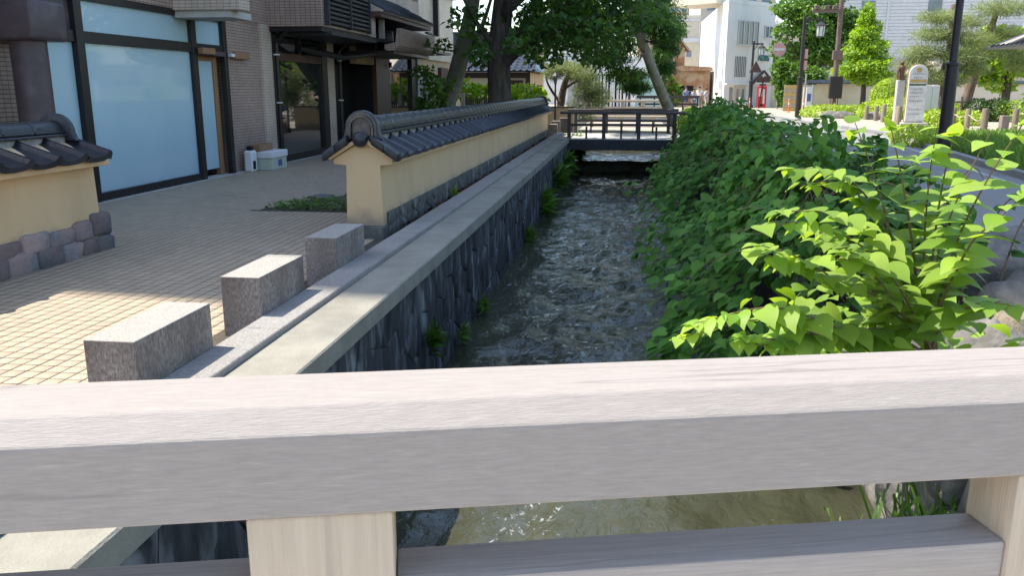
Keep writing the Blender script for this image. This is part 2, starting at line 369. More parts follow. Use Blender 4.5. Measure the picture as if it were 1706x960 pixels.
def copy_tree(o, parent=None):
    c = o.copy(); C.objects.link(c)
    if parent is not None: c.parent = parent
    for ch in list(o.children): copy_tree(ch, c)
    return c

def np_mesh(name, V, F):                       # V (n,3), F (m,k)
    me = bpy.data.meshes.new(name)
    V = np.asarray(V, np.float32); F = np.asarray(F, np.int32); m, k = F.shape
    me.vertices.add(len(V)); me.vertices.foreach_set('co', V.ravel())
    me.loops.add(m * k); me.loops.foreach_set('vertex_index', F.ravel())
    me.polygons.add(m); me.polygons.foreach_set('loop_start', np.arange(0, m * k, k, dtype=np.int32))
    me.update(calc_edges=True); me.validate()
    return me

# leaf templates: (x across, y along, z up)
def heart_leaf(fold=.22, droop=.35, out=((0, 0), (.22, -.10), (.42, .02), (.47, .25), (.40, .5), (.22, .78), (0, 1.08)), mid=(0, .12, .26, .45, .66, .86, 1.08)):
    K = len(mid)
    V = []
    for y in mid: V.append((0, y, -droop * max(y, 0) ** 2))
    for sx in (1, -1):
        for x, y in out[1:-1]: V.append((sx * x, y, abs(x) * fold - droop * max(y, 0) ** 2 - .35 * abs(x) ** 2))
    F = []
    for si in range(2):
        o = K + si * (K - 2)
        idx = [0] + [o + i for i in range(K - 2)] + [K - 1]
        for i in range(K - 1):
            q = (i, idx[i], idx[i + 1], i + 1)
            q = tuple(dict.fromkeys(q))
            F.append(q if si == 0 else tuple(reversed(q)))
    return V, F

RHOMB = (np.array([(0, 0, 0), (.34, .42, .06), (0, 1, -.12), (-.34, .42, .06)]), np.array([(0, 1, 2, 3)]))
BLADE = (np.array([(-.035, 0, 0), (.035, 0, 0), (.02, .6, .05), (-.02, .6, .05), ]), np.array([(0, 1, 2, 3)]))
NEEDLE = (np.array([(-.05, 0, 0), (.05, 0, 0), (.015, 1, 0), (-.015, 1, 0)]), np.array([(0, 1, 2, 3)]))
def _hq():
    V, F = heart_leaf()
    V = np.array(V); Q = []
    for f in F: Q.append(f if len(f) == 4 else (f[0], f[1], f[2], f[2]))
    tri = []
    for f in F:
        tri.append(f[:3])
        if len(f) == 4: tri.append((f[0], f[2], f[3]))
    return V, np.array(tri)
HEART = _hq()

def leaves(name, P, D, U, S, tmpl, m, parent, kind=None):
    """P positions, D along, U up (all (n,3)), S sizes (n,)"""
    V0, F0 = tmpl
    D = D / (np.linalg.norm(D, axis=1, keepdims=True) + 1e-9)
    X = np.cross(D, U); X /= (np.linalg.norm(X, axis=1, keepdims=True) + 1e-9)
    Z = np.cross(X, D)
    V = P[:, None, :] + S[:, None, None] * (V0[None, :, 0:1] * X[:, None, :] + V0[None, :, 1:2] * D[:, None, :] + V0[None, :, 2:3] * Z[:, None, :])
    n, k = len(P), len(V0)
    F = (F0[None] + (np.arange(n) * k)[:, None, None]).reshape(-1, F0.shape[1])
    o = obj(name, np_mesh(name, V.reshape(-1, 3), F), m, parent)
    if kind: o['kind'] = kind
    return o

def unit(n):
    v = rng.normal(size=(n, 3)); return v / np.linalg.norm(v, axis=1, keepdims=True)

def blob_points(blobs, n, shell=.55, jit=.12):
    """points in a set of ellipsoids, denser to the outside; returns points and outward normals"""
    vol = np.array([b[1][0] * b[1][1] + b[1][0] * b[1][2] + b[1][1] * b[1][2] for b in blobs]); vol = vol / vol.sum()
    ids = rng.choice(len(blobs), n, p=vol)
    c = np.array([b[0] for b in blobs])[ids]; r = np.array([b[1] for b in blobs])[ids]
    u = unit(n); k = (shell + (1 - shell) * rng.random(n) ** .5)[:, None] * (1 + jit * rng.normal(size=n))[:, None]
    return c + u * r * k, u

def crown(name, blobs, n, size, m, parent, tmpl=RHOMB, up=.7, shell=.5, kind='stuff', droop=.0, sj=.35, jit=.12, out=.6):
    P, N = blob_points(blobs, n, shell, jit)
    U = N * out + np.array([0, 0, up]) + .55 * rng.normal(size=(n, 3))
    D = unit(n) + N * .6 - np.array([0, 0, droop])
    S = size * (1 + sj * rng.normal(size=n)).clip(.4, 1.8)
    return leaves(name, P, D, U, S, tmpl, m, parent, kind)
# ------------------------------------------------------------ the setting
def struct(o): o['kind'] = 'structure'; return o
ZW = -1.12
g = MB()
def sheet(x0, x1, y0, y1, z): g.add([(x0, y0, z), (x1, y0, z), (x1, y1, z), (x0, y1, z)], [(0, 1, 2, 3)])
sheet(-600, -1.8, -200, 900, -.06); sheet(1.8, 600, -200, 900, -.06); sheet(-1.8, 1.8, 72, 900, -.06)
struct(g.build('ground', 'ground'))
struct(MB().add([(-1.9, -30, -1.75), (1.9, -30, -1.75), (1.9, 72, -1.75), (-1.9, 72, -1.75)], [(0, 1, 2, 3)]).build('canal_bed', 'ground'))

# flowing water: ripples are real geometry, finer ripple in the shader
def water_mat():
    m = bpy.data.materials.new('stream water'); m.use_nodes = True
    n = m.node_tree; L = n.links.new; b = n.nodes['Principled BSDF']
    geo = n.nodes.new('ShaderNodeNewGeometry')
    mp = n.nodes.new('ShaderNodeVectorMath'); mp.operation = 'MULTIPLY'; mp.inputs[1].default_value = (1, .62, 1)
    L(geo.outputs['Position'], mp.inputs[0])
    n1 = n.nodes.new('ShaderNodeTexNoise'); n1.inputs['Scale'].default_value = 1.1; n1.inputs['Detail'].default_value = 5; L(mp.outputs[0], n1.inputs['Vector'])
    mx = n.nodes.new('ShaderNodeMix'); mx.data_type = 'RGBA'
    mx.inputs[6].default_value = (.016, .018, .012, 1); mx.inputs[7].default_value = (.085, .086, .05, 1)
    L(n1.outputs[0], mx.inputs[0])
    # broken water: thin pale flecks
    n2 = n.nodes.new('ShaderNodeTexNoise'); n2.inputs['Scale'].default_value = 15; n2.inputs['Detail'].default_value = 9; n2.inputs['Roughness'].default_value = .75; n2.inputs['Distortion'].default_value = 1.2; L(mp.outputs[0], n2.inputs['Vector'])
    n3 = n.nodes.new('ShaderNodeTexNoise'); n3.inputs['Scale'].default_value = 1.0; n3.inputs['Detail'].default_value = 3; L(mp.outputs[0], n3.inputs['Vector'])
    ad = n.nodes.new('ShaderNodeMath'); ad.operation = 'MULTIPLY_ADD'; ad.inputs[1].default_value = .45; L(n3.outputs[0], ad.inputs[0]); L(n2.outputs[0], ad.inputs[2])
    rp = n.nodes.new('ShaderNodeMapRange'); rp.inputs[1].default_value = .88; rp.inputs[2].default_value = 1.0; L(ad.outputs[0], rp.inputs[0])
    m2 = n.nodes.new('ShaderNodeMix'); m2.data_type = 'RGBA'; L(rp.outputs[0], m2.inputs[0]); L(mx.outputs[2], m2.inputs[6]); m2.inputs[7].default_value = (.62, .66, .68, 1)
    L(m2.outputs[2], b.inputs['Base Color'])
    rg = n.nodes.new('ShaderNodeMapRange'); rg.inputs[3].default_value = .05; rg.inputs[4].default_value = .5; L(rp.outputs[0], rg.inputs[0]); L(rg.outputs[0], b.inputs['Roughness'])
    b.inputs['IOR'].default_value = 1.33
    b.inputs['Specular IOR Level'].default_value = .65
    nb = n.nodes.new('ShaderNodeTexNoise'); nb.inputs['Scale'].default_value = 8; nb.inputs['Detail'].default_value = 5; nb.inputs['Distortion'].default_value = .8; L(mp.outputs[0], nb.inputs['Vector'])
    bp = n.nodes.new('ShaderNodeBump'); bp.inputs['Strength'].default_value = .8; bp.inputs['Distance'].default_value = .035
    L(nb.outputs[0], bp.inputs['Height']); L(bp.outputs[0], b.inputs['Normal'])
    return m
M['water'] = water_mat()
ys = list(np.arange(-4, 9, .06)) + list(np.arange(9, 28.15, .10)) + [28.2, 28.24, 28.28, 28.32, 28.4] + list(np.arange(28.5, 34, .12)) + list(np.arange(34, 72.2, .8))
xs = np.linspace(-1.79, 1.79, 56)
V = []
for y in ys:
    zb = ZW if y < 28.2 else ZW + .38 * min(1, (y - 28.2) / .16)
    for x in xs:
        a = noise.noise((x * 1.7, y * 1.0, 3.1)) * .06 + noise.noise((x * 4.2, y * 2.2, 9.2)) * .045 + abs(noise.noise((x * 9, y * 4.5, 1.2))) * .03
        edge = min(1, (1.8 - abs(x)) * 1.6)
        boil = .05 * math.exp(-((y - 27.3) / .7) ** 2) * noise.noise((x * 5, y * 5, 0)) if y < 28.2 else 0
        V.append((x, y, zb + a * (.35 + .65 * edge) * (1 if y < 28.2 else .6) + boil))
nx = len(xs)
F = [(j * nx + i, j * nx + i + 1, (j + 1) * nx + i + 1, (j + 1) * nx + i) for j in range(len(ys) - 1) for i in range(nx - 1)]
me = np_mesh('water', V, F); shade(me, True, 180)
struct(obj('water', me, 'water'))

# ---- plaza paving: square clinker tiles with recessed joints
PZX0, PZX1 = -7.5, -2.34
plaza = struct(MB().add([(PZX0 - 6, -6, -.0022), (PZX1, -6, -.0022), (PZX1, 21, -.0022), (PZX0 - 6, 21, -.0022)], [(0, 1, 2, 3)]).build('plaza', 'plaza_joint'))
struct(MB().box(PZX0 - .4, -2.4, 21, 36, -.2, -.004).build('far_plaza', 'paver'))
PT, PS = .106, .0950
def paver_verts(x, y, dz=0):
    h = PS / 2; k = .001
    return [(x - h, y - h, -.03), (x + h, y - h, -.03), (x + h, y + h, -.03), (x - h, y + h, -.03),
            (x - h, y - h, -k + dz), (x + h, y - h, -k + dz), (x + h, y + h, -k + dz), (x - h, y + h, -k + dz),
            (x - h + k, y - h + k, dz), (x + h - k, y - h + k, dz), (x + h - k, y + h - k, dz), (x - h + k, y + h - k, dz)]
PF = [(8, 9, 10, 11)] + [(a, (a + 1) % 4, (a + 1) % 4 + 4, a + 4) for a in range(4)] + [(a + 4, (a + 1) % 4 + 4, (a + 1) % 4 + 8, a + 8) for a in range(4)]
def bed(x, y): return -4.95 < x < -3.1 and 10.75 < y < 12.45 and x > -4.95 + (y - 10.75) * .35
cells = []
y = 2.6
while y < 21:
    x = PZX1 - .06
    while x > PZX0 - .05:
        if not bed(x, y) and not (x > -2.66 and y > 3.55) : cells.append((x, y))
        x -= PT
    y += PT
vis = sorted([c for c in cells if c[0] > -.79 * c[1] and c[1] > 4.05 + .18 * (c[0] + 4) and c[0] < -2.62], key=lambda c: c[1])[:300]
near = set(vis)
pm = np_mesh('paver', paver_verts(0, 0), PF); pm.materials.append(M['paver'])
for (x, y) in vis:
    o = bpy.data.objects.new('paver', pm); C.objects.link(o); o.parent = plaza
    o.location = (x, y, random.uniform(-.0006, .0006)); o.rotation_euler = (random.uniform(-.002, .002), random.uniform(-.002, .002), random.uniform(-.006, .006))
V, F = [], []
for c in cells:
    if c in near: continue
    k = len(V); V += paver_verts(c[0] + random.uniform(-.001, .001), c[1], random.uniform(-.0006, .0006)); F += [tuple(i + k for i in f) for f in PF]
o = obj('paver_field', np_mesh('paver_field', V, F), 'paver', plaza); o['kind'] = 'stuff'

# manhole lid lines on the plaza and the earth bed by the wall
bd = empty('planting_bed', (-4.0, 11.6, 0), 'mossy earth bed with stones in the plaza paving beside the ochre wall', 'planting bed')
V, F = [], []
nx, ny = 22, 18
for j in range(ny + 1):
    for i in range(nx + 1):
        v = j / ny; yy = 10.75 + 1.7 * v; x0 = -4.95 + (yy - 10.75) * .35; xx = x0 + (-3.05 - x0) * i / nx
        e = min(i, nx - i, j, ny - j) / 4
        V.append((xx, yy, -.02 + min(1, e) * (.07 + .07 * noise.noise((xx * 3, yy * 3, 0)) + .04 * noise.noise((xx * 9, yy * 9, 4)))))
F = [(j * (nx + 1) + i, j * (nx + 1) + i + 1, (j + 1) * (nx + 1) + i + 1, (j + 1) * (nx + 1) + i) for j in range(ny) for i in range(nx)]
me = np_mesh('soil', V, F); shade(me, True, 180); obj('soil', me, 'moss', bd)

def boulder_mesh(name, r, seed, sq=(1, 1, .8), n=20, m=14, amp=.22):
    b = MB().ball((0, 0, 0), 1, n, m)
    vs = []
    for p in b.v:
        v = Vector(p); k = 1 + amp * noise.noise(v * 1.3 + Vector((seed * 7.1, 0, 0))) + amp * .45 * noise.noise(v * 3.1 + Vector((0, seed * 3.3, 0)))
        vs.append((v.x * k * r * sq[0], v.y * k * r * sq[1], v.z * k * r * sq[2]))
    b.v = vs
    return b.mesh(name, smooth=True, ang=180)
for k, (x, y, r) in enumerate([(-4.35, 11.9, .16), (-3.9, 12.2, .2), (-3.5, 11.95, .17), (-3.3, 12.3, .15), (-4.0, 11.6, .1), (-3.65, 11.45, .12)]):
    o = obj('stone', boulder_mesh('stone', r, k, (1.3, .9, .35)), 'boulder', bd); o.location = (x, y, .04)
P = np.column_stack([rng.uniform(-4.8, -3.1, 900), rng.uniform(10.8, 11.7, 900), rng.uniform(0, .07, 900)])
P = P[P[:, 0] > -4.95 + (P[:, 1] - 10.75) * .35]
leaves('ground_cover', P, unit(len(P)) * [1, 1, .3] + [0, 0, .5], np.tile([0, 0, 1.], (len(P), 1)) + .4 * unit(len(P)), rng.uniform(.03, .08, len(P)), RHOMB, 'leaf_mid', bd, 'stuff')

# ---- granite kerb and concrete coping along the canal
cu = struct(empty('canal_curb', (-2.2, 15, 0)))
y = 1.2; k = 0
while y < 29.0:
    B('curb_stone', 'curb', cu, -2.32, -2.08, y, min(y + 1.19, 29.2), -.1, .15 + random.uniform(-.002, .002), .006); y += 1.197
cp = struct(empty('canal_coping', (-1.9, 15, 0)))
y = .9
while y < 29.3:
    L_ = 3.0
    B('coping_slab', 'coping', cp, -2.078, -1.70 + random.uniform(-.004, .004), y, min(y + L_ - .006, 29.6), -.03, .112 + random.uniform(-.002, .002), .01); y += L_

def clip(poly, a, b, c):       # keep a*x+b*y<=c
    out = []
    for i in range(len(poly)):
        p, q = poly[i], poly[(i + 1) % len(poly)]
        dp, dq = a * p[0] + b * p[1] - c, a * q[0] + b * q[1] - c
        if dp <= 0: out.append(p)
        if dp * dq < 0:
            t = dp / (dp - dq); out.append((p[0] + t * (q[0] - p[0]), p[1] + t * (q[1] - p[1])))
    return out
def voronoi(u0, u1, v0, v1, du, dv, jit=.42):
    nu, nv = max(1, round((u1 - u0) / du)), max(1, round((v1 - v0) / dv)); S = {}
    for i in range(nu):
        for j in range(nv):
            S[i, j] = (u0 + (u1 - u0) * (i + .5 + .25 * (j % 2) + random.uniform(-jit, jit)) / nu, v0 + (v1 - v0) * (j + .5 + random.uniform(-jit, jit)) / nv)
    cells = []
    for (i, j), s in S.items():
        poly = [(u0, v0), (u1, v0), (u1, v1), (u0, v1)]
        for di in (-2, -1, 0, 1, 2):
            for dj in (-2, -1, 0, 1, 2):
                t = S.get((i + di, j + dj))
                if t and (di or dj):
                    a, b = t[0] - s[0], t[1] - s[1]; poly = clip(poly, a, b, (t[0] ** 2 + t[1] ** 2 - s[0] ** 2 - s[1] ** 2) / 2)
                    if len(poly) < 3: break
            if len(poly) < 3: break
        if len(poly) >= 3: cells.append((s, poly))
    return cells
def stone_geo(poly, x0, depth, joint=.012, sx=1):
    cx = sum(p[0] for p in poly) / len(poly); cy = sum(p[1] for p in poly) / len(poly); n = len(poly)
    size = max(math.hypot(p[0] - cx, p[1] - cy) for p in poly); a = max(.3, 1 - joint / size); V = []
    for sc_, d in ((a, 0), (a * .98, depth * .55), (a * .8, depth * .95)):
        for p in poly:
            w_ = 1 + (.12 * noise.noise((p[0] * 9, p[1] * 9, 2)) if d else 0)
            V.append((x0 + sx * d * (1 + .5 * noise.noise((p[0] * 7, p[1] * 7, 5))), cx + (p[0] - cx) * sc_ * w_, cy + (p[1] - cy) * sc_ * w_))
    V.append((x0 + sx * depth * (1 + .4 * noise.noise((cx * 5, cy * 5, 8))), cx, cy))
    F = []
    for r in (0, 1):
        for i in range(n): F.append((r * n + i, r * n + (i + 1) % n, (r + 1) * n + (i + 1) % n, (r + 1) * n + i))
    for i in range(n): F.append((2 * n + i, 2 * n + (i + 1) % n, 3 * n))
    return V, F
cw = empty('canal_wall', (-1.9, 15, ZW), 'dark rubble stone retaining wall along the left side of the canal', 'retaining wall')
B('backing', 'mortar', cw, -2.3, -1.755, .8, 29.4, -1.75, -.034)
cells_ = sorted(voronoi(.9, 29.3, -1.6, -.04, .36, .30), key=lambda c: c[0][0])
cells_ = [c for c in cells_ if c[0][0] > 1.5]
J = MB()
for i, (s, poly) in enumerate(cells_):
    V, F = stone_geo(poly, -1.757, random.uniform(.012, .035), .004)
    if i < 300:
        b = MB(); b.add(V, F); b.build('stone', 'stone_wall', cw, smooth=True, ang=25)
    else: J.add(V, F)
o = J.build('far_stones', 'stone_wall', cw, smooth=True, ang=60); o['kind'] = 'stuff'

# ---- right bank
bank = MB()
bank.add([(1.8, -6, -.15), (3.3, -6, -.004), (3.3, 72, -.004), (1.8, 72, -.15)], [(0, 1, 2, 3)])
struct(bank.build('river_bank', 'moss'))
rw = empty('bank_wall', (1.8, 20, ZW), 'low rough stone wall under the leafy right bank', 'retaining wall')
B('backing', 'mortar', rw, 1.79, 2.3, -6, 72, -1.75, -.155)
J = MB()
for s, poly in voronoi(1.5, 9, -1.6, -.2, .5, .4):
    V, F = stone_geo(poly, 1.788, random.uniform(.05, .1), sx=-1); b = MB(); b.add(V, F); b.build('stone', 'boulder', rw, smooth=True, ang=60)

# ---- road, kerb, pavements on the right
kerb_pts = [(5.6, -6), (6.1, 6), (6.9, 14), (7.25, 17), (7.6, 20), (8.5, 27), (9.0, 29.2), (9.15, 31), (8.95, 36), (8.6, 42), (8.4, 50), (8.3, 60), (8.3, 71.5)]
rd = MB(); n = len(kerb_pts)
rd.add([(3.3, p[1], 0) for p in kerb_pts] + [(p[0], p[1], 0) for p in kerb_pts], [(i, i + n, i + n + 1, i + 1) for i in range(n - 1)])
struct(rd.build('road', 'asphalt'))
struct(MB().add([(-30, 71.5, .0), (60, 71.5, .0), (60, 120, .0), (-30, 120, .0)], [(0, 1, 2, 3)]).build('cross_street', 'walk'))
pat = [(3.32, 2), (5.2, 2.0), (5.4, 6.5), (5.0, 8.2), (4.4, 8.9), (3.9, 9.1), (3.5, 9.0), (3.32, 8.6)]
struct(MB().add([(x, y, .004) for x, y in pat], [tuple(range(len(pat)))]).build('asphalt_patch', 'asphalt_new'))
ln = MB(); n = len(kerb_pts)
off = [(p[0] - .34, p[1]) for p in kerb_pts]
ln.add([(p[0] - .10, p[1], .005) for p in off] + [(p[0], p[1], .005) for p in off], [(i, i + n, i + n + 1, i + 1) for i in range(0, 7)])
struct(ln.build('road_marking', 'paint'))
kb = struct(empty('kerb', (8, 20, 0)))
acc = []
for i in range(len(kerb_pts) - 1):
    a, b = Vector(kerb_pts[i]), Vector(kerb_pts[i + 1]); Ls = (b - a).length; m_ = max(1, round(Ls / .9))
    for q in range(m_): acc.append((a.lerp(b, q / m_), a.lerp(b, (q + 1) / m_)))
for a, b in acc:
    if a.y < 8: continue
    d = (b - a).normalized(); nrm = Vector((d.y, -d.x)); a2, b2 = a + d * .008, b - d * .008
    q = [a2, b2, b2 + nrm * .16, a2 + nrm * .16]
    MB().add([(p.x, p.y, -.05) for p in q] + [(p.x, p.y, .13) for p in q], [(0, 1, 2, 3), (7, 6, 5, 4), (0, 4, 5, 1), (1, 5, 6, 2), (2, 6, 7, 3), (3, 7, 4, 0)]).build('kerb_stone', 'kerb', kb, bevel=.012)
sw = MB()
kp = [(p[0] + .165, p[1]) for p in kerb_pts]
sw.add([(x, y, .115) for x, y in kp[6:]] + [(40, y, .115) for x, y in kp[6:]], [(i, i + len(kp) - 6, i + len(kp) - 5, i + 1) for i in range(len(kp) - 7)])
struct(sw.build('sidewalk', 'walk'))
vg = MB()
vg.add([(x, y, .10) for x, y in kp[:7]] + [(40, y, .10) for x, y in kp[:7]], [(i, i + 7, i + 8, i + 1) for i in range(6)])
struct(vg.build('verge', 'moss'))
# grass on the verge
n = 26000
P = np.column_stack([rng.uniform(7.2, 16, n), rng.uniform(13.5, 29.5, n), np.full(n, .10)])
kx = np.interp(P[:, 1], [p[1] for p in kp], [p[0] for p in kp]); P = P[(P[:, 0] > kx + .05) & (P[:, 0] < 15.5)]; n = len(P)
go = leaves('verge_grass', P, unit(n) * [.6, .6, .1] + [0, 0, 1], unit(n) * [1, 1, .1], rng.uniform(.16, .42, n), (np.array([(-.05, 0, 0), (.05, 0, 0), (.03, .8, .12), (-.03, .8, .12)]), np.array([(0, 1, 2, 3)])), 'grass', None)
tag(go, 'uncut dark green grass on the verge behind the right-hand kerb', 'grass', kind='stuff')

# ------------------------------------------------------------ foreground bridge with its timber handrail
br = empty('foot_bridge_handrail', (-.15, 1.12, .12), 'weathered timber bridge handrail across the foreground', 'handrail')
struct(MB().box(-5.5, 4.5, -3.2, 1.36, -.35, .11, Matrix.Rotation(ANG, 4, 'Z')).build('bridge_deck', 'deck'))
TM = Matrix.Translation((-.15, 1.12, 0)) @ Matrix.Rotation(ANG, 4, 'Z')
prof = [(-.061, 1.034), (.118, 1.034), (.124, 1.172), (.112, 1.181), (-.024, 1.183), (-.061, 1.1525)]
b = MB(); Y0, Y1, NS = -2.6, 2.6, 1
b.prism(prof, -2.7, 2.2, 'x', TM)
b.build('top_rail', 'rail_top', br, bevel=.004, seg=2, smooth=True, ang=9)
for t in (-2.631, -1.499, -.367, .765, 1.897):
    MB().box(t, t + .198, -.056, .052, -.05, 1.0335, TM).build('post', 'post', br, bevel=.006, seg=2, smooth=True, ang=25)
for t in (-2.631, -1.499, -.367, .765):
    MB().box(t + .199, t + 1.1315, -.050, .045, .80, .92, TM).build('lower_rail', 'rail_low', br, bevel=.006, seg=2, smooth=True, ang=25)
    MB().box(t + .199, t + 1.1315, -.045, .03, .42, .53, TM).build('lower_rail', 'rail_low', br, bevel=.006, seg=2, smooth=True, ang=25)

# ------------------------------------------------------------ granite blocks
for i, (y0, y1, lab) in enumerate([(3.63, 4.40, 'nearest granite block on the canal curb, fully sunlit top'),
                                   (5.07, 5.84, 'middle granite block of the three on the canal curb'),
                                   (6.57, 7.33, 'farthest granite block, shaded, by the end of the ochre wall')]):
    b = MB().box(-2.595, -2.325, y0, y1, -.03, .405)
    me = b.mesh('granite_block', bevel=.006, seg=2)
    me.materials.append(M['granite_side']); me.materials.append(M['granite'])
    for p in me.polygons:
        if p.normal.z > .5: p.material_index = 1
    tag(obj('granite_block', me), lab, 'stone block', 'granite blocks along the canal curb')
# ------------------------------------------------------------ roofed walls
def tile_profile(pitch, n=16):
    """S-shaped pantile section: flat trough and a round roll at one side; (u along wall, h)"""
    out = []
    for i in range(n):
        t = i / (n - 1)
        if t < .74: h = -.026 * math.sin(math.pi * t / .74)
        else: h = .042 * math.sin(math.pi * (t - .74) / .26) ** .7
        out.append((t * pitch, h))
    return out
def pantile(pitch, run, rise, side, steps=2):
    """tile mesh local: y along the wall 0..pitch, x from 0 (eave) to -side*run towards ridge; overlapping courses"""
    prof_ = tile_profile(pitch); n = len(prof_); b = MB()
    sl = math.hypot(run, rise); nz, nxx = run / sl, rise / sl
    for c in range(steps):
        V = []
        t0, t1 = c / steps, (c + 1) / steps + (.06 if c < steps - 1 else 0)
        lift0, lift1 = .028, .006
        for (t, lf) in ((t0, lift0), (t1, lift1)):
            for u, h in prof_:
                hh = h + lf
                V.append((side * (-t * run + nxx * hh), u, t * rise + nz * hh))
        for u, h in prof_: V.append((side * (-t0 * run + nxx * (h * .3 - .035 + (.0 if c == 0 else .02))), u, t0 * rise + nz * (h * .3 - .035 + (.0 if c == 0 else .01))))
        F = [(i, i + 1, n + i + 1, n + i) for i in range(n - 1)] + [(2 * n + i, 2 * n + i + 1, i + 1, i) for i in range(n - 1)]
        b.add(V, F)
    return b

def roofed_wall(name, label, cx, half, y0, y1, wall_half, zb, zt, ze, zr, ridge_top, pitch, near_end, far_end, ry0, ry1):
    """wall along Y. half: eave half width, ze eave height, zr roof height at the ridge"""
    root = empty(name, (cx, (y0 + y1) / 2, 0), label, 'wall')
    # plaster body with flared head under the eaves
    hd = zt - .05
    prof = [(cx - wall_half - .02, zb), (cx + wall_half + .02, zb), (cx + wall_half, hd), (cx + half - .07, hd + .015), (cx + half - .07, zt + .02), (cx, zr - .03), (cx - half + .07, zt + .02), (cx - half + .07, hd + .015), (cx - wall_half, hd)]
    MB().prism(prof, y0, y1, 'y').build('plaster_body', 'plaster', root, bevel=.006)
    nt_ = max(1, round((ry1 - ry0) / pitch)); pt = (ry1 - ry0) / nt_
    for side in (1, -1):
        me = pantile(pt, half - .09, zr - ze - .02, side, 1).mesh('roof_tile', smooth=True, ang=50)
        me.materials.append(M['rooftile'])
        for i in range(nt_):
            o = bpy.data.objects.new('roof_tile', me); C.objects.link(o); attach(o, root, True)
            o.location = (side * half + random.uniform(-.004, .004), ry0 + i * pt - (y0 + y1) / 2, ze + random.uniform(-.004, .004))
        bd = MB()
        bd.prism([(cx + side * (half - .012), ze - .012), (cx + side * (half - .05), ze - .03), (cx + side * .06, zr - .06), (cx + side * .06, zr - .015)], ry0 + .01, ry1 - .01, 'y')
        bd.build('eave_board', 'plaster', root)
    # ridge: lime filler, flat courses, round cap tiles
    MB().box(cx - .11, cx + .11, ry0 + .12, ry1 - .12, zr - .07, zr + .018).build('filler', 'lime', root)
    h1 = ridge_top - zr
    y = ry0 + .1; k = 0
    while y < ry1 - .12:
        ye = min(y + .42, ry1 - .1)
        MB().box(cx - .15, cx + .15, y, ye - .006, zr + .02, zr + .02 + h1 * .17).build('ridge_course', 'ridge', root, bevel=.008)
        MB().box(cx - .125, cx + .125, y + .01, ye - .004, zr + .024 + h1 * .17, zr + .02 + h1 * .36).build('ridge_course', 'ridge', root, bevel=.008)
        n = 12; r = .105; hh = h1 * .6
        V = []
        for yy, kk in ((y, 1.0), (y + .03, 1.05), (y + .05, 1.0), (ye, .97)):
            for i in range(n + 1):
                a = math.pi * i / n; V.append((cx - r * kk * math.cos(a), yy, zr + .02 + h1 * .37 + hh * kk * math.sin(a)))
        F = [(q * (n + 1) + i, q * (n + 1) + i + 1, (q + 1) * (n + 1) + i + 1, (q + 1) * (n + 1) + i) for q in range(3) for i in range(n)] + [tuple(range(n + 1))]
        MB().add(V, F).build('ridge_cap', 'ridge', root, smooth=True, ang=50)
        y = ye
    # ridge-end tiles
    for yy, sgn, on in ((ry0 + .1, -1, near_end), (ry1 - .1, 1, far_end)):
        if not on: continue
        def arch(r, hgt, zb_, t=14, flare=0):
            pts = [(cx - r - flare, zb_), (cx - r - flare * .4, zb_ + .03)]
            pts += [(cx - r * math.cos(math.pi * i / t), zb_ + hgt - r + r * math.sin(math.pi * i / t)) for i in range(t + 1)]
            pts += [(cx + r + flare * .4, zb_ + .03), (cx + r + flare, zb_)]
            return pts
        zb_ = zr - .02
        on_ = MB().prism(arch(.185, ridge_top - zr + .10, zb_, flare=.05), yy - .03, yy + .05, 'y').build('ridge_end_tile', 'ridge', root, bevel=.012, seg=2, smooth=True)
        for r, dd in ((.165, .05), (.135, .07)):
            ring = MB(); o_, i_ = arch(r, ridge_top - zr + .085 - (.185 - r), zb_ + .015), arch(r - .022, ridge_top - zr + .063 - (.185 - r), zb_ + .015)
            n = len(o_); f0, f1 = yy + sgn * .028, yy + sgn * dd
            V = [(p[0], f1, p[1]) for p in o_] + [(p[0], f1, p[1]) for p in i_] + [(p[0], f0, p[1]) for p in o_] + [(p[0], f0, p[1]) for p in i_]
            F = []
            for i in range(n - 1): F += [(i, i + 1, n + i + 1, n + i), (i, 2 * n + i, 2 * n + i + 1, i + 1), (n + i, n + i + 1, 3 * n + i + 1, 3 * n + i)]
            ring.add(V, F).build('rim', 'oni', on_, smooth=True)
        MB().prism(arch(.10, ridge_top - zr + .03, zb_ + .04), yy + sgn * .028, yy + sgn * .045, 'y').build('panel', 'oni', on_, bevel=.006)
        MB().ball((cx, yy + sgn * .10, zr - .015), .085, 18, 12, (1, .75, 1)).build('round_boss', 'ridge', on_, smooth=True, ang=180)
        # verge tiles down both gable edges
        for side in (1, -1) if sgn < 0 else ():
            nseg = 2
            for q in range(nseg):
                t0, t1 = q / nseg, (q + 1) / nseg
                xa, xb = cx + side * (half + .01 - (half - .12) * t0), cx + side * (half + .01 - (half - .12) * t1)
                za, zb2 = ze + (zr - ze - .02) * t0, ze + (zr - ze - .02) * t1
                b = MB(); ya, yb = (yy - .16, yy + .05) if sgn < 0 else (yy - .05, yy + .16)
                b.add([(xa, ya, za - .045), (xa, yb, za - .045), (xb, yb, zb2 - .045), (xb, ya, zb2 - .045), (xa, ya, za + .05), (xa, yb, za + .05), (xb, yb, zb2 + .05), (xb, ya, zb2 + .05)],
                      [(0, 3, 2, 1), (4, 5, 6, 7), (0, 1, 5, 4), (1, 2, 6, 5), (2, 3, 7, 6), (3, 0, 4, 7)]).build('verge_tile', 'rooftile', root, bevel=.012, seg=2, smooth=True)
    return root

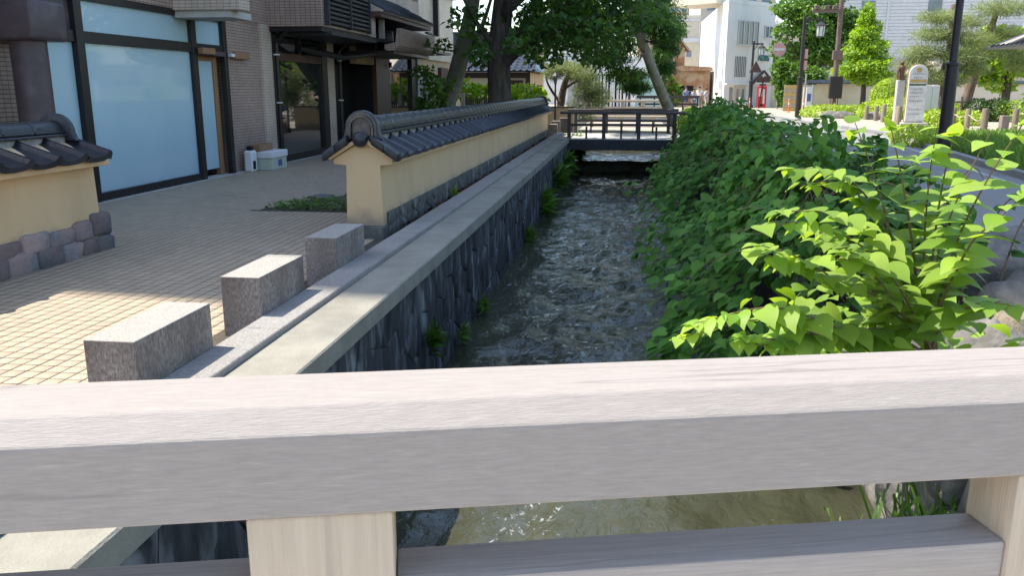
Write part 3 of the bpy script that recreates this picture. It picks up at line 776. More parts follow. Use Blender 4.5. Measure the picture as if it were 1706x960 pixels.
lw = roofed_wall('long_roofed_wall', 'long ochre plaster wall with grey tiled roof along the canal', -2.795, .40, 8.87, 29.0, .19, .13, .84, .885, 1.09, 1.30, .42, True, True, 8.80, 29.15)
B('plinth', 'plinth', lw, -3.02, -2.575, 8.80, 29.05, -.05, .135, .012)
J = MB()
for s, poly in voronoi(9.0, 29.0, -.02, .27, .34, .15): V, F = stone_geo(poly, -2.58, .025, .006); J.add(V, F)
J.build('plinth_stones', 'plinth', lw, smooth=True, ang=60)['kind'] = 'stuff'
swl = roofed_wall('short_roofed_wall', 'short ochre plaster wall with tiled roof and stone footing at the left edge', -5.52, .50, 3.0, 7.86, .25, .12, .90, .955, 1.13, 1.29, .36, False, True, 2.95, 7.80)
# two courses of rounded field stones under the short wall
for row, (za, zb2) in enumerate(((-.03, .17), (.155, .345))):
    y = 3.0
    while y < 7.95:
        L_ = random.uniform(.24, .40); ye = min(y + L_, 8.0)
        if 8.0 - ye < .12: ye = 8.0
        zt = zb2 + random.uniform(-.03, .03) + (random.uniform(-.05, .04) if row else 0)
        b = MB().ball((0, 0, 0), 1, 12, 9); vs = []
        for p in b.v:
            q = [math.copysign(abs(c) ** .34, c) for c in p]; kx = 1 + .18 * noise.noise((q[0] * 2 + y * 5, q[1] * 2, q[2] * 2 + row * 9))
            vs.append((-5.36 + q[0] * .15 * kx, (y + ye) / 2 + q[1] * (ye - y) / 2 * 1.06 * kx, (za + zt) / 2 + q[2] * (zt - za) / 2 * 1.08 * kx))
        b.v = vs; b.build('footing_stone', 'base_stone', swl, smooth=True, ang=180)
        y = ye
    b = MB().ball((0, 0, 0), 1, 12, 9); b.v = [(-5.58 + math.copysign(abs(p[0]) ** .6, p[0]) * .2, 7.93 + math.copysign(abs(p[1]) ** .6, p[1]) * .1, (za + zb2) / 2 + math.copysign(abs(p[2]) ** .6, p[2]) * (zb2 - za) / 2) for p in b.v]
    b.build('footing_stone', 'base_stone', swl, smooth=True, ang=180)
B('footing_core', 'mortar', swl, -5.72, -5.30, 3.0, 7.92, -.05, .20)

# dry leaves and weeds along the foot of the long wall
n = 1100
t = rng.random(n) ** .8
P = np.column_stack([-2.55 + np.abs(rng.normal(0, .09, n)), 9.3 + 19 * t, np.full(n, .0)]); P[:, 0] = P[:, 0].clip(-2.56, -2.1)
P[:, 2] = np.where(P[:, 0] > -2.33, .158, .03) + rng.random(n) * .015
o = leaves('leaf_litter', P, unit(n) * [1, 1, .25], unit(n) * .5 + [0, 0, 1], rng.uniform(.05, .12, n), RHOMB, 'litter', None)
tag(o, 'brown dry fallen leaves along the foot of the ochre wall', 'leaf litter', kind='stuff')
def weed(loc, h, n, m, lab, out=(1, 0), grp='weeds growing out of the canal wall', name='weed', spread=.5):
    e = empty(name, loc, lab, 'weed', grp)
    P = np.tile(np.array(loc, float), (n, 1)) + rng.normal(size=(n, 3)) * [h * .10, h * spread * .6, h * spread * .4]
    D = unit(n) * .7 + [out[0] * .7, out[1] * .7, .5]
    leaves('foliage', P, D, unit(n) * .6 + [out[0] * .4, 0, 1], h * rng.uniform(.25, .75, n), (np.array([(0, 0, 0), (.13, .4, .05), (0, 1, -.2), (-.13, .4, .05)]), np.array([(0, 1, 2, 3)])), m, e, 'stuff')
    b = MB()
    for k in range(4): b.tube([loc, (loc[0] + .1 * h * random.random(), loc[1] + random.uniform(-.3, .3) * h, loc[2] + h * random.uniform(.1, .5))], .004, 4)
    b.build('stems', 'stem', e)
    return e
for (y, z, h, lab) in [(7.15, -.62, .22, 'fern-like weed low on the canal wall, nearest the handrail'), (7.5, -.72, .12, 'tiny weed tuft right of the fern-like weed on the canal wall'),
                       (8.6, -1.0, .16, 'weed tuft at the waterline, nearest one beyond the fern-like weed'), (9.9, -1.03, .2, 'grassy weed at the waterline beneath the middle of the canal wall'),
                       (15.0, -1.02, .28, 'bright weed clump at the waterline half way along the canal wall'), (18.2, -.85, .5, 'tall dark weed trailing down the far half of the canal wall'),
                       (21.3, -.62, .55, 'dense weed high on the far canal wall'), (24.6, -.6, .6, 'bushy weed second from the dark bridge on the canal wall'), (28.4, -.35, .7, 'weed hanging from the coping next to the dark bridge')]:
    weed((-1.69, y, z), h, int(60 + h * 260), 'leaf_mid', lab)
weed((-2.48, 12.2, .1), .16, 40, 'leaf_bright', 'small green sprout at the foot of the ochre wall', grp=None, name='sprout')

# ------------------------------------------------------------ the hotel block on the left
hb = empty('hotel_building', (-7.5, 16, 0), 'tall mauve-tiled hotel with frosted shopfront on the left', 'building')
FX = -7.5
def P_(name, m, x0, x1, y0, y1, z0, z1, bevel=0, parent=None): return B(name, m, parent or hb, x0, x1, y0, y1, z0, z1, bevel)
P_('core_wall', 'black', -8.8, -8.5, 5.95, 36.9, 0, 3.2)
P_('tower', 'tile', -20, -7.62, 7.7, 27.9, 4.6, 32)
P_('rear_wing', 'tile_cream', -20, -7.62, 27.9, 37.3, 5.6, 9.2)
for fl in range(9):
    for k in range(6):
        y0 = 8.6 + k * 3.2; z0 = 5.6 + fl * 2.9
        wn = P_('window', 'winglass', -7.62, -7.60, y0, y0 + 1.9, z0, z0 + 1.4)
        P_('window_frame', 'frame', -7.63, -7.585, y0 - .06, y0, z0, z0 + 1.4, parent=wn); P_('sill', 'tile_lt', -7.65, -7.54, y0 - .1, y0 + 2, z0 - .08, z0 - .002, parent=wn)
P_('upper_wall', 'tile', -8.6, -7.46, 6.25, 31.0, 2.9, 4.6)
P_('tile_wall', 'tile', -8.5, FX, 5.92, 9.96, -.04, 2.9)
# frosted window bay
def frame(y0, y1, z0, z1, x=-7.47, d=.1): return P_('window_frame', 'frame', x - d, x, y0, y1, z0, z1, .004)
frame(9.97, 10.07, 0, 2.9); frame(11.06, 11.23, 0, 2.9, -7.44); frame(14.27, 14.43, 0, 2.9, -7.455); frame(15.44, 15.58, 0, 2.9, -7.45)
for (a, b_) in ((10.07, 11.06), (11.23, 14.27)):
    frame(a, b_, 0.0, .13); frame(a, b_, 2.23, 2.385); frame(a, b_, 2.80, 2.9)
frame(14.43, 15.44, 2.19, 2.385); frame(14.43, 15.44, 2.80, 2.9)
for (a, b_, z0, z1) in ((10.07, 11.06, .13, 2.23), (11.23, 14.27, .13, 2.23), (11.23, 14.27, 2.385, 2.80), (14.43, 15.44, 2.385, 2.80)):
    P_('frosted_pane', 'frost', -7.545, -7.53, a, b_, z0, z1)
P_('header_panel', 'column', -7.545, -7.52, 10.07, 11.06, 2.385, 2.80)
dr = P_('door', 'frost', -7.66, -7.63, 14.43, 15.25, .14, 2.19)
P_('door_edge', 'wood_tan', -7.69, -7.60, 15.25, 15.40, .02, 2.19, .004, dr); P_('door_head', 'wood_tan', -7.69, -7.605, 14.43, 15.25, 2.10, 2.19, .003, dr)
P_('door_closer', 'wood_tan', -7.44, -7.33, 14.40, 14.86, 2.20, 2.31, .01); P_('closer_body', 'column', -7.44, -7.36, 14.86, 15.3, 2.18, 2.26, .01)
P_('bracket', 'wood_tan', -7.44, -7.36, 15.72, 16.35, 2.16, 2.29, .01); P_('bracket', 'foam', -7.44, -7.36, 15.56, 15.70, 2.19, 2.25, .006)
P_('threshold', 'concrete', -7.7, -7.40, 9.98, 36.8, -.05, .012)
# enamel column with its square cap
cl = MB().cyl((-7.14, 9.66), .205, -.02, 2.18, 28).build('column', 'column', hb, smooth=True)
MB().box(-7.45, -6.83, 9.36, 10.0, 2.16, 2.62).build('column_cap', 'column', cl, bevel=.05, seg=3, smooth=True)
# cantilevered bays of the upper floor
P_('upper_bay', 'tile_lt', FX + .02, -6.29, 13.73, 14.1, 2.87, 4.4, .01); P_('soffit', 'concrete', FX + .02, -6.5, 13.8, 14.6, 2.76, 2.868)
P_('upper_bay', 'tile', FX + .02, -6.27, 17.5, 20.95, 2.87, 4.6, .01)
P_('corner_pier', 'tile', -8.4, FX + .01, 15.585, 17.1, -.04, 2.9); P_('corner_pier', 'tile_lt', -8.4, FX + .06, 17.1, 17.62, -.04, 2.9)  # paler tile on the right strip: light on the corner put into colour
lv = P_('louver_panel', 'black', -6.268, -6.24, 17.72, 20.6, 2.93, 4.5)
for k in range(16): P_('slat', 'louver', -6.245, -6.18, 17.72, 20.6, 2.95 + k * .096, 3.0 + k * .096, parent=lv)
for yy in (17.66, 19.15, 20.6): P_('louver_post', 'louver', -6.25, -6.16, yy, yy + .07, 2.9, 4.55, parent=lv)
P_('soffit', 'frame', FX, -6.3, 17.55, 31, 2.78, 2.866)
P_('awning', 'louver', -7.4, -6.2, 17.9, 21.2, 2.72, 2.775)
# dark glazed door
P_('window_frame', 'frame', -7.58, -7.46, 17.63, 17.95, 0, 2.78); P_('window_frame', 'frame', -7.58, -7.46, 20.72, 21.08, 0, 2.78)
P_('window_frame', 'brown', -7.57, -7.47, 17.95, 20.72, 2.2, 2.37); P_('window_frame', 'frame', -7.57, -7.47, 17.95, 20.72, 0, .17)
P_('window_frame', 'frame', -7.57, -7.48, 19.3, 19.42, 2.37, 2.78)
P_('glass_door', 'darkglass', -7.55, -7.535, 17.95, 20.72, .17, 2.2); P_('glass_pane', 'darkglass', -7.55, -7.535, 17.95, 19.3, 2.37, 2.78); P_('glass_pane', 'darkglass', -7.55, -7.535, 19.42, 20.72, 2.37, 2.78)
P_('pier', 'tile_lt', -8.4, FX - .005, 21.08, 21.72, -.04, 2.78)
# recessed entrance, the shade inside it painted as black sheets
P_('recess', 'black', -8.5, -8.45, 21.72, 25.3, 0, 2.78); P_('recess_side', 'black', -8.45, -7.56, 25.2, 25.3, 0, 2.78); P_('recess_panel', 'frame', -8.3, -8.2, 22.6, 25.2, 0, 2.3)
P_('sign_panel', 'brown', -7.6, -7.44, 25.3, 26.85, 0, 2.7, .01); P_('head_panel', 'peach', -7.7, -7.5, 23.6, 25.3, 2.3, 2.78)
MB().cyl((-7.35, 26.55), .05, 2.25, 2.42, 10).build('wall_lamp', 'frame', hb)
P_('glass_pane', 'darkglass', -7.55, -7.53, 26.85, 29.7, .25, 2.65); P_('window_frame', 'frame', -7.6, -7.46, 26.85, 29.7, 0, .25); P_('window_frame', 'shutter', -7.6, -7.46, 26.85, 30.4, 2.65, 2.78)
P_('window_frame', 'frame', -7.6, -7.45, 29.7, 30.35, 0, 2.65); P_('post', 'shutter', -7.55, -7.4, 30.35, 30.6, 0, 2.65)
sh = P_('shutter', 'shutter', -7.62, -7.56, 30.6, 33.4, 0, 2.15)
for k in range(26): P_('slat', 'shutter', -7.56, -7.535, 30.6, 33.4, .02 + k * .082, .075 + k * .082, parent=sh)
P_('wall', 'peach', -8.2, -7.6, 30.6, 37.0, 2.15, 2.7); P_('pier', 'brown', -7.9, -7.45, 34.6, 36.0, 0, 2.45); P_('wall', 'peach', -8.2, -7.7, 33.4, 37.0, 0, 2.15)
P_('upper_wall', 'tile_cream', -12, FX + .02, 31.0, 37.3, 2.7, 5.6)
P_('gutter', 'frame', FX + .03, FX + .22, 33.4, 33.62, 3.6, 5.4)
for z in (5.3,): P_('cornice', 'concrete', FX + .02, FX + .2, 33.6, 37.3, z, z + .14)
# small tiled canopy roof and the rounded balcony under it
can = P_('canopy', 'brown', -7.4, -6.0, 20.97, 26.5, 3.34, 3.46)
pm2 = pantile(.24, 1.15, .62, 1, 3).mesh('roof_tile', smooth=True, ang=50); pm2.materials.append(M['rooftile'])
for k in range(23):
    o = bpy.data.objects.new('roof_tile', pm2); C.objects.link(o); o.parent = can; o.location = (-5.92, 20.95 + k * .24, 3.48)
P_('fascia_wall', 'tile_lt', -7.4, -6.3, 20.96, 21.5, 2.87, 3.34)
P_('recess', 'black', -7.3, -7.2, 21.5, 26.4, 2.87, 3.34); P_('post', 'shutter', -6.35, -6.22, 21.95, 22.05, 2.87, 3.34)
b = MB(); V = []; n = 14
pr = [(-6.32, 2.62), (-6.2, 2.56), (-6.02, 2.60), (-5.9, 2.72), (-5.86, 3.15), (-5.98, 3.15), (-6.02, 2.8), (-6.32, 2.74)]
MB().prism(pr, 22.3, 26.3, 'y').build('balcony', 'tile', hb, bevel=.01, smooth=True); P_('balcony_floor', 'frame', -7.4, -6.05, 22.2, 26.35, 2.50, 2.58)
P_('balcony_end', 'tile_lt', -6.4, -5.87, 26.31, 26.5, 2.6, 3.2)
for k in range(4): P_('balcony_slat', 'louver', -6.2, -6.1, 26.5, 27.3, 3.0 + k * .09, 3.05 + k * .09)
P_('side_post', 'frame', -7.4, -7.2, 27.2, 27.5, 2.7, 3.5)
# drain pipes
for (x, y) in ((-7.38, 17.72), (-7.38, 21.78)):
    dp = MB().tube([(x, y, 0), (x, y, 2.55), (x + .35, y - .2, 2.8)], .045, 10).build('drain_pipe', 'frame', hb, smooth=True)
    for z in (.15, 1.3, 2.3): MB().box(x - .05, x + .05, y - .05, y + .05, z, z + .03).build('clamp', 'signwhite', dp)
MB().tube([(-6.6, 22.6, 2.9), (-6.6, 22.2, 2.5), (-6.9, 20.6, 2.35), (-7.3, 18.8, 2.5)], .07, 10).build('drain_pipe', 'frame', hb, smooth=True)

# boxes left by the pier
fb = empty('foam_crate', (-7.2, 16.7, 0), 'pale green and white foam crate against the tiled pier', 'crate')
P_('body', 'palegreen', -7.36, -6.98, 16.2, 16.95, 0, .24, .012, fb); P_('lid', 'foam', -7.38, -6.96, 16.17, 16.98, .242, .38, .015, fb)
B('print_mark', 'blue', fb, -6.979, -6.976, 16.5, 16.68, .07, .2)
tag(B('cardboard_box', 'card', None, -7.42, -7.2, 16.15, 16.8, .385, .52, .008), 'flattened brown cardboard box lying on the foam crate', 'box')
wc = empty('water_container', (-7.3, 15.95, 0), 'white and black plastic container beside the foam crate', 'container')
P_('body', 'foam', -7.4, -7.22, 15.82, 16.05, 0, .42, .03, wc); P_('cap', 'black', -7.36, -7.26, 15.88, 15.99, .42, .5, .01, wc); P_('print_patch', 'black', -7.219, -7.214, 15.84, 15.96, .06, .22, 0, wc)
# ------------------------------------------------------------ dark bridge across the canal
b2 = empty('dark_bridge', (0, 27.5, 0), 'small dark footbridge with post-and-rail parapet over the canal', 'bridge')
B('deck', 'concrete', b2, -2.0, 2.4, 26.72, 30.6, -.04, .075, .01)
B('girder', 'fascia', b2, -1.95, 2.3, 26.60, 26.715, -.26, .06, .008); B('girder', 'fascia', b2, -1.95, 2.3, 30.61, 30.75, -.26, .06, .008)
for yy in (26.78, 30.4):
    for x in (-1.72, -.64, .44, 1.52): B('post', 'rail_dk', b2, x - .055, x + .055, yy - .055, yy + .055, .07, .84, .008)
    for x in (-1.18, -.1, .98): B('baluster', 'rail_dk', b2, x - .03, x + .03, yy - .03, yy + .03, .07, .46, .004)
    B('middle_rail', 'rail_dk', b2, -1.72, 1.55, yy - .035, yy + .035, .47, .55, .006)
    MB().prism([(yy - .1, .84), (yy + .1, .84), (yy + .1, .90), (yy, .93), (yy - .1, .90)], -2.0, 1.85, 'x').build('top_rail', 'rail_dk', b2, bevel=.008)
# granite posts at the far end of the ochre wall
for (x, y, h, lab) in [(-2.45, 29.6, .42, 'small dark stone post just beyond the ochre wall'), (-2.42, 30.4, .5, 'second stone post beyond the ochre wall'), (-2.2, 31.2, .58, 'tallest stone post next to the black garden lamp')]:
    tag(B('stone_post', 'granite_side', None, x - .15, x + .15, y - .2, y + .2, -.02, h, .012), lab, 'stone post', 'stone posts beyond the ochre wall')
# pale timber bridge further up the canal
b3 = empty('timber_bridge', (0, 46, 0), 'pale timber bridge with slatted parapet behind the dark footbridge', 'bridge')
B('deck', 'concrete', b3, -2.4, 2.6, 45.6, 49, -.02, .10)
for yy in (45.7, 48.8):
    for x in (-2.2, -1.15, -.1, .95, 2.0): B('post', 'wood_pale', b3, x - .08, x + .08, yy - .08, yy + .08, .1, .92, .01)
    B('top_rail', 'wood_pale', b3, -2.5, 2.25, yy - .09, yy + .09, .92, 1.02, .01); B('middle_rail', 'wood_pale', b3, -2.4, 2.1, yy - .04, yy + .04, .55, .64); B('bottom_rail', 'wood_pale', b3, -2.4, 2.1, yy - .04, yy + .04, .22, .30)
    for k in range(18): B('slat', 'wood_pale', b3, -2.15 + k * .235, -2.07 + k * .235, yy - .015, yy + .015, .30, .55)
# log bench in between
bn = empty('log_bench', (.1, 38, 0), 'low pale wooden bench rail between the two bridges', 'bench')
B('seat', 'wood_pale', bn, -1.7, 1.9, 37.8, 38.2, .36, .46, .02)
for x in (-1.5, -.2, 1.2): B('leg', 'wood_pale', bn, x, x + .12, 37.85, 38.15, -.02, .36, .01)
struct(MB().box(-1.85, 1.85, 34.5, 45.2, -.3, -.03).build('canal_cover', 'walk'))

# ------------------------------------------------------------ knotweed on the right bank
OVO = ((0, 0), (.17, -.07), (.33, -.03), (.44, .12), (.46, .30), (.41, .50), (.29, .70), (.14, .86), (0, 1.06)); OVM = (0, .06, .14, .26, .40, .56, .72, .88, 1.06); LM = []
for fo, dr_ in ((.25, .35), (.15, .5), (.35, .2)):
    v_, f_ = heart_leaf(fo, dr_, OVO, OVM); me = bpy.data.meshes.new('leaf'); me.from_pydata(v_, [], f_); shade(me, True, 180); LM.append(me)
def leaf_meshes(m):
    out = []
    for me in LM: c = me.copy(); c.materials.append(M[m]); out.append(c)
    return out
def put_leaf(mes, p, d, u, s, parent):
    d = Vector(d).normalized(); x = d.cross(Vector(u)).normalized(); z = x.cross(d)
    o = bpy.data.objects.new('leaf', random.choice(mes)); C.objects.link(o); o.parent = parent
    mt = Matrix((x, d, z)).transposed().to_4x4(); mt.translation = Vector(p) - parent.location
    o.matrix_local = mt @ Matrix.Scale(s, 4)
    return o
canes = [[(1.62, 4.5, 0.28), (1.35, 4.3, 0.41), (1.07, 4.1, 0.47), (0.72, 3.95, 0.6), (0.35, 3.8, 0.55)],
 [(1.6, 4.5, 0.33), (1.31, 4.3, 0.57), (1.07, 4.2, 0.68), (0.85, 4.1, 0.81), (0.64, 4.0, 0.89)],
 [(1.6, 4.5, 0.36), (1.38, 4.4, 0.73), (1.19, 4.3, 0.92), (0.97, 4.1, 1.03), (0.73, 4.0, 1.05)],
 [(1.61, 4.6, 0.37), (1.41, 4.6, 0.85), (1.25, 4.6, 1.07), (1.07, 4.5, 1.19), (0.83, 4.4, 1.21)],
 [(1.59, 4.5, 0.4), (1.45, 4.4, 0.86), (1.36, 4.35, 1.16), (1.27, 4.3, 1.41)],
 [(1.62, 4.5, 0.4), (1.56, 4.4, 0.8), (1.53, 4.3, 1.14), (1.52, 4.2, 1.39)],
 [(1.61, 4.4, 0.39), (1.58, 4.2, 0.84), (1.6, 4.0, 1.18), (1.68, 3.9, 1.45)],
 [(1.58, 4.3, 0.42), (1.56, 4.0, 0.88), (1.63, 3.9, 1.04), (1.71, 3.8, 1.2)],
 [(1.58, 4.3, 0.33), (1.61, 4.1, 0.57), (1.69, 4.0, 0.64), (1.82, 3.9, 0.64)],
 [(1.54, 4.4, 0.29), (1.24, 4.2, 0.36), (0.99, 4.1, 0.44), (0.77, 4.0, 0.43), (0.59, 3.9, 0.47)],
 [(1.39, 4.6, 0.02), (1.36, 4.6, 0.43), (1.32, 4.6, 0.76), (1.3, 4.6, 0.88)],
 [(1.62, 4.6, 0.3), (1.45, 4.7, 0.57), (1.25, 4.7, 0.74), (1.06, 4.7, 0.8)],
 [(1.58, 4.4, 0.33), (1.32, 4.1, 0.68), (1.16, 4.0, 0.84), (0.99, 3.9, 0.88)],
 [(1.7, 4.7, 0.33), (1.63, 4.8, 0.66), (1.73, 4.9, 0.95), (1.91, 5.0, 1.0)]]
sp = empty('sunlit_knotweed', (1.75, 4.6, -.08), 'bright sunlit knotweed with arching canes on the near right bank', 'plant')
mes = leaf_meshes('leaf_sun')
def catmull(pts, per=6):
    pts = [Vector(p) for p in pts]; P = [2 * pts[0] - pts[1]] + pts + [2 * pts[-1] - pts[-2]]; out = []
    for i in range(1, len(P) - 2):
        for k in range(per):
            t = k / per; a, b_, c, d = P[i - 1], P[i], P[i + 1], P[i + 2]
            out.append(.5 * ((2 * b_) + (c - a) * t + (2 * a - 5 * b_ + 4 * c - d) * t * t + (3 * b_ - a - 3 * c + d) * t ** 3))
    out.append(pts[-1]); return out
cnt = 0
for ci, cpts in enumerate(canes):
    root = (1.75 + random.uniform(-.12, .12), 4.62 + random.uniform(-.15, .1), -.08)
    pts = catmull([root] + cpts if ci != 10 else cpts, 7)
    m_ = len(pts)
    MB().tube(pts, [.009 * (1 - .75 * i / m_) for i in range(m_)], 6).build('cane', 'stem', sp, smooth=True)
    acc_, side = 0, 1
    for i in range(1, m_):
        seg = pts[i] - pts[i - 1]; acc_ += seg.length
        if i < m_ * .30: continue
        step = .058
        if acc_ > step or i == m_ - 1:
            acc_ = 0; d = seg.normalized(); sd = d.cross(Vector((0, 0, 1)))
            if sd.length < .3: sd = Vector((random.uniform(-1, 1), random.uniform(-1, 1), 0))
            sd.normalize()
            tipk = i / m_
            for s_ in ((side,) if random.random() < .4 else (side, -side)):
                if cnt >= 298: break
                ld = sd * s_ + d * random.uniform(.1, .6) + Vector((random.uniform(-.25, .25), random.uniform(-.35, .15), random.uniform(-.3, .12)))
                u = Vector((random.uniform(-.45, .25), random.uniform(-.55, .15), 1))
                put_leaf(mes, pts[i], ld, u, random.uniform(.09, .15) * (1.12 - .5 * max(0, tipk - .7) / .3), sp); cnt += 1
            side = -side
    if cnt < 298: put_leaf(mes, pts[-1], seg, (0, 0, 1), .08, sp); cnt += 1
xp, xd, xu, xs_ = [], [], [], []
for rep in range(1):
    for cpts in canes[:7] + canes[9:13]:
        o3 = Vector((random.uniform(-.16, .06), random.uniform(-.05, .3), random.uniform(-.16, .06)))
        pts = catmull([Vector(p) + o3 * (.3 + .7 * i / len(cpts)) for i, p in enumerate(cpts)], 6)
        MB().tube(pts, [.007 * (1 - .75 * i / len(pts)) for i in range(len(pts))], 5).build('cane', 'stem', sp, smooth=True)
        for i in range(4, len(pts)):
            d = (pts[i] - pts[i - 1]).normalized(); sd = d.cross(Vector((0, 0, 1)))
            sd = sd.normalized() if sd.length > .3 else Vector((random.uniform(-1, 1), random.uniform(-1, 1), 0))
            for s_ in (1, -1):
                if random.random() < .5: continue
                xp.append(pts[i]); xd.append(sd * s_ + d * random.uniform(.1, .6) + Vector((random.uniform(-.3, .3), random.uniform(-.4, .2), random.uniform(-.4, .1)))); xu.append(Vector((random.uniform(-.5, .3), random.uniform(-.5, .2), 1))); xs_.append(random.uniform(.06, .12))
leaves('small_leaves', np.array([tuple(v) for v in xp]), np.array([tuple(v) for v in xd]), np.array([tuple(v) for v in xu]), np.array(xs_), HEART, 'leaf_sun', sp, 'stuff')
n = 300
P = np.column_stack([rng.normal(1.5, .28, n), rng.normal(4.72, .28, n), rng.uniform(-.15, .55, n)])
leaves('undergrowth_leaves', P, unit(n) * [1, 1, .3] + [-.2, -.5, -.1], unit(n) * .6 + [0, 0, 1], rng.uniform(.07, .12, n), HEART, 'leaf_sun', sp, 'stuff')

# the long shaded thicket: arching canes from the bank over the water
db = empty('shaded_knotweed_thicket', (2.2, 12, -.1), 'large dark green leafy thicket overhanging the right side of the canal', 'bush')
LP, LD, LU, LS = [], [], [], []
cb = MB(); ncane = 420
for k in range(ncane):
    y0 = 6.15 + (27.6 - 6.15) * (k / ncane) ** 1.15 + random.uniform(-.2, .2)
    fr_ = (y0 - 6) / 21.5
    bx = 2.0 + .6 * fr_ + random.uniform(-.25, .6)
    az = random.choice([math.pi, math.pi, math.pi * .8, 1.2 * math.pi, 1.45 * math.pi, 0, .3, random.uniform(0, 6.28)]) + random.uniform(-.35, .35)
    if y0 < 7.2 and math.sin(az) < -.1: az = math.pi + random.uniform(-.5, .1)
    reach = random.uniform(.5, 1.42) * (1 - .4 * fr_) if math.cos(az) < 0 else random.uniform(.2, .6)
    top = random.uniform(.35, 1.05) + .05 * fr_
    end = top - random.uniform(.05, .35) - (.75 * random.random() ** 2 if math.cos(az) < -.3 else 0)
    p0 = Vector((bx, y0, -.1)); p3 = Vector((bx + reach * math.cos(az), y0 + reach * .8 * math.sin(az), end))
    if p3.y < 6.0: p3.y = 6.0 + random.random() * .25
    p1 = p0.lerp(p3, .3); p1.z = top * .78; p2 = p0.lerp(p3, .68); p2.z = top
    pts = catmull([p0, p1, p2, p3], 6)
    cb.tube(pts, [.008 * (1 - .7 * i / len(pts)) for i in range(len(pts))], 4)
    side = 1
    for i in range(5, len(pts)):
        seg = pts[i] - pts[i - 1]; d = seg.normalized(); sd = d.cross(Vector((0, 0, 1)))
        if sd.length < .2: sd = Vector((1, 0, 0))
        sd.normalize(); per = max(1, int(seg.length / .05))
        for q in range(per):
            for s_ in (1, -1):
                if random.random() < .18: continue
                pp = pts[i - 1].lerp(pts[i], (q + random.random()) / per)
                LP.append(pp + Vector((random.uniform(-.03, .03), random.uniform(-.03, .03), random.uniform(-.03, .03)))); LD.append(sd * s_ + d * random.uniform(.1, .8) + Vector((random.uniform(-.3, .1), random.uniform(-.4, .1), random.uniform(-.4, .15))))
                LU.append(Vector((random.uniform(-.5, .35), random.uniform(-.5, .35), 1))); LS.append(random.uniform(.07, .125))
cb.build('canes', 'stem', db, smooth=True)['kind'] = 'stuff'
# lower curtain of leaves hanging to the water and inner fill
n = 10500
tt = rng.random(n) ** 1.2; yy = 6.05 + 21.5 * tt
th = rng.uniform(-.35, math.pi * .85, n); rad = .70 + .34 * rng.random(n)
wob = 1 + .16 * np.sin(yy * 2.1 + 1) + .12 * np.sin(yy * 5.3) + .1 * np.sin(yy * 9.7 + th * 3)
cx_ = 1.70 + .72 * tt; xl = np.interp(tt, [0, .12, .42, .7, 1], [.62, .6, .72, 1.15, 1.6]); cs, sn = np.cos(th), np.sin(th)
PX = np.where(cs > 0, cx_ - (cx_ - xl) * rad * wob * np.abs(cs) ** 1.25, cx_ + .95 * rad * np.abs(cs) ** 1.2)
PZ = -.25 + np.interp(tt, [0, .25, .45, .65, 1], [1.05, 1.15, 1.2, 1.34, 1.2]) * (1 + .13 * np.sin(yy * .95 + 1.2)) * rad * (1 + .12 * np.sin(yy * 1.7) + .08 * np.sin(yy * 4.1)) * np.sign(sn) * np.abs(sn) ** 1.25
for i in range(n):
    LP.append(Vector((PX[i], yy[i] + random.uniform(-.1, .1), PZ[i]))); o_ = Vector((-math.cos(th[i]), random.uniform(-.9, .2), math.sin(th[i])))
    LD.append(Vector((-math.cos(th[i]) * .8, random.uniform(-.8, .3), -.5 + .5 * random.random()))); LU.append(o_ * .6 + Vector((random.uniform(-.5, .5), random.uniform(-.6, .4), .9))); LS.append(random.uniform(.07, .12))
LP, LD, LU, LS = [np.array([tuple(v) for v in a]) for a in (LP, LD, LU)] + [np.array(LS)]
# front face
n = 900
P = np.column_stack([rng.uniform(.55, 2.3, n), 6.02 + .35 * rng.random(n), rng.uniform(-.85, .7, n)])
keep = ((P[:, 0] - 1.7) / 1.25) ** 2 + ((P[:, 2] + .25) / 1.05) ** 2 < 1; P = P[keep]; n = len(P)
LP = np.vstack([LP, P]); LD = np.vstack([LD, unit(n) * [.8, .4, .3] + [0, -.4, -.5]]); LU = np.vstack([LU, unit(n) * .5 + [0, -.6, .8]]); LS = np.concatenate([LS, rng.uniform(.07, .12, n)])
nz = np.array([noise.noise((p[0] * 1.5, p[1] * 1.1, p[2] * 1.7)) + .5 * noise.noise((p[0] * 3.4, p[1] * 2.6, p[2] * 3.4 + 7)) for p in LP])
kp_ = nz > -.19
LP, LD, LU, LS, nz = LP[kp_], LD[kp_], LU[kp_], LS[kp_], nz[kp_]
cc = np.column_stack([1.75 + .6 * (LP[:, 1] - 6) / 21, LP[:, 1], np.full(len(LP), -.2)])
LP = LP + (LP - cc) * (nz * .3)[:, None]
order = np.argsort(LP[:, 1] - .35 * LP[:, 2] + .25 * np.abs(LP[:, 0] - .9))
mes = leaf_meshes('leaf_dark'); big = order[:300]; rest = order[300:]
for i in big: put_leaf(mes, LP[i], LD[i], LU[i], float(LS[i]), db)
leaves('far_leaves', LP[rest], LD[rest], LU[rest], LS[rest], HEART, 'leaf_dark', db, 'stuff')

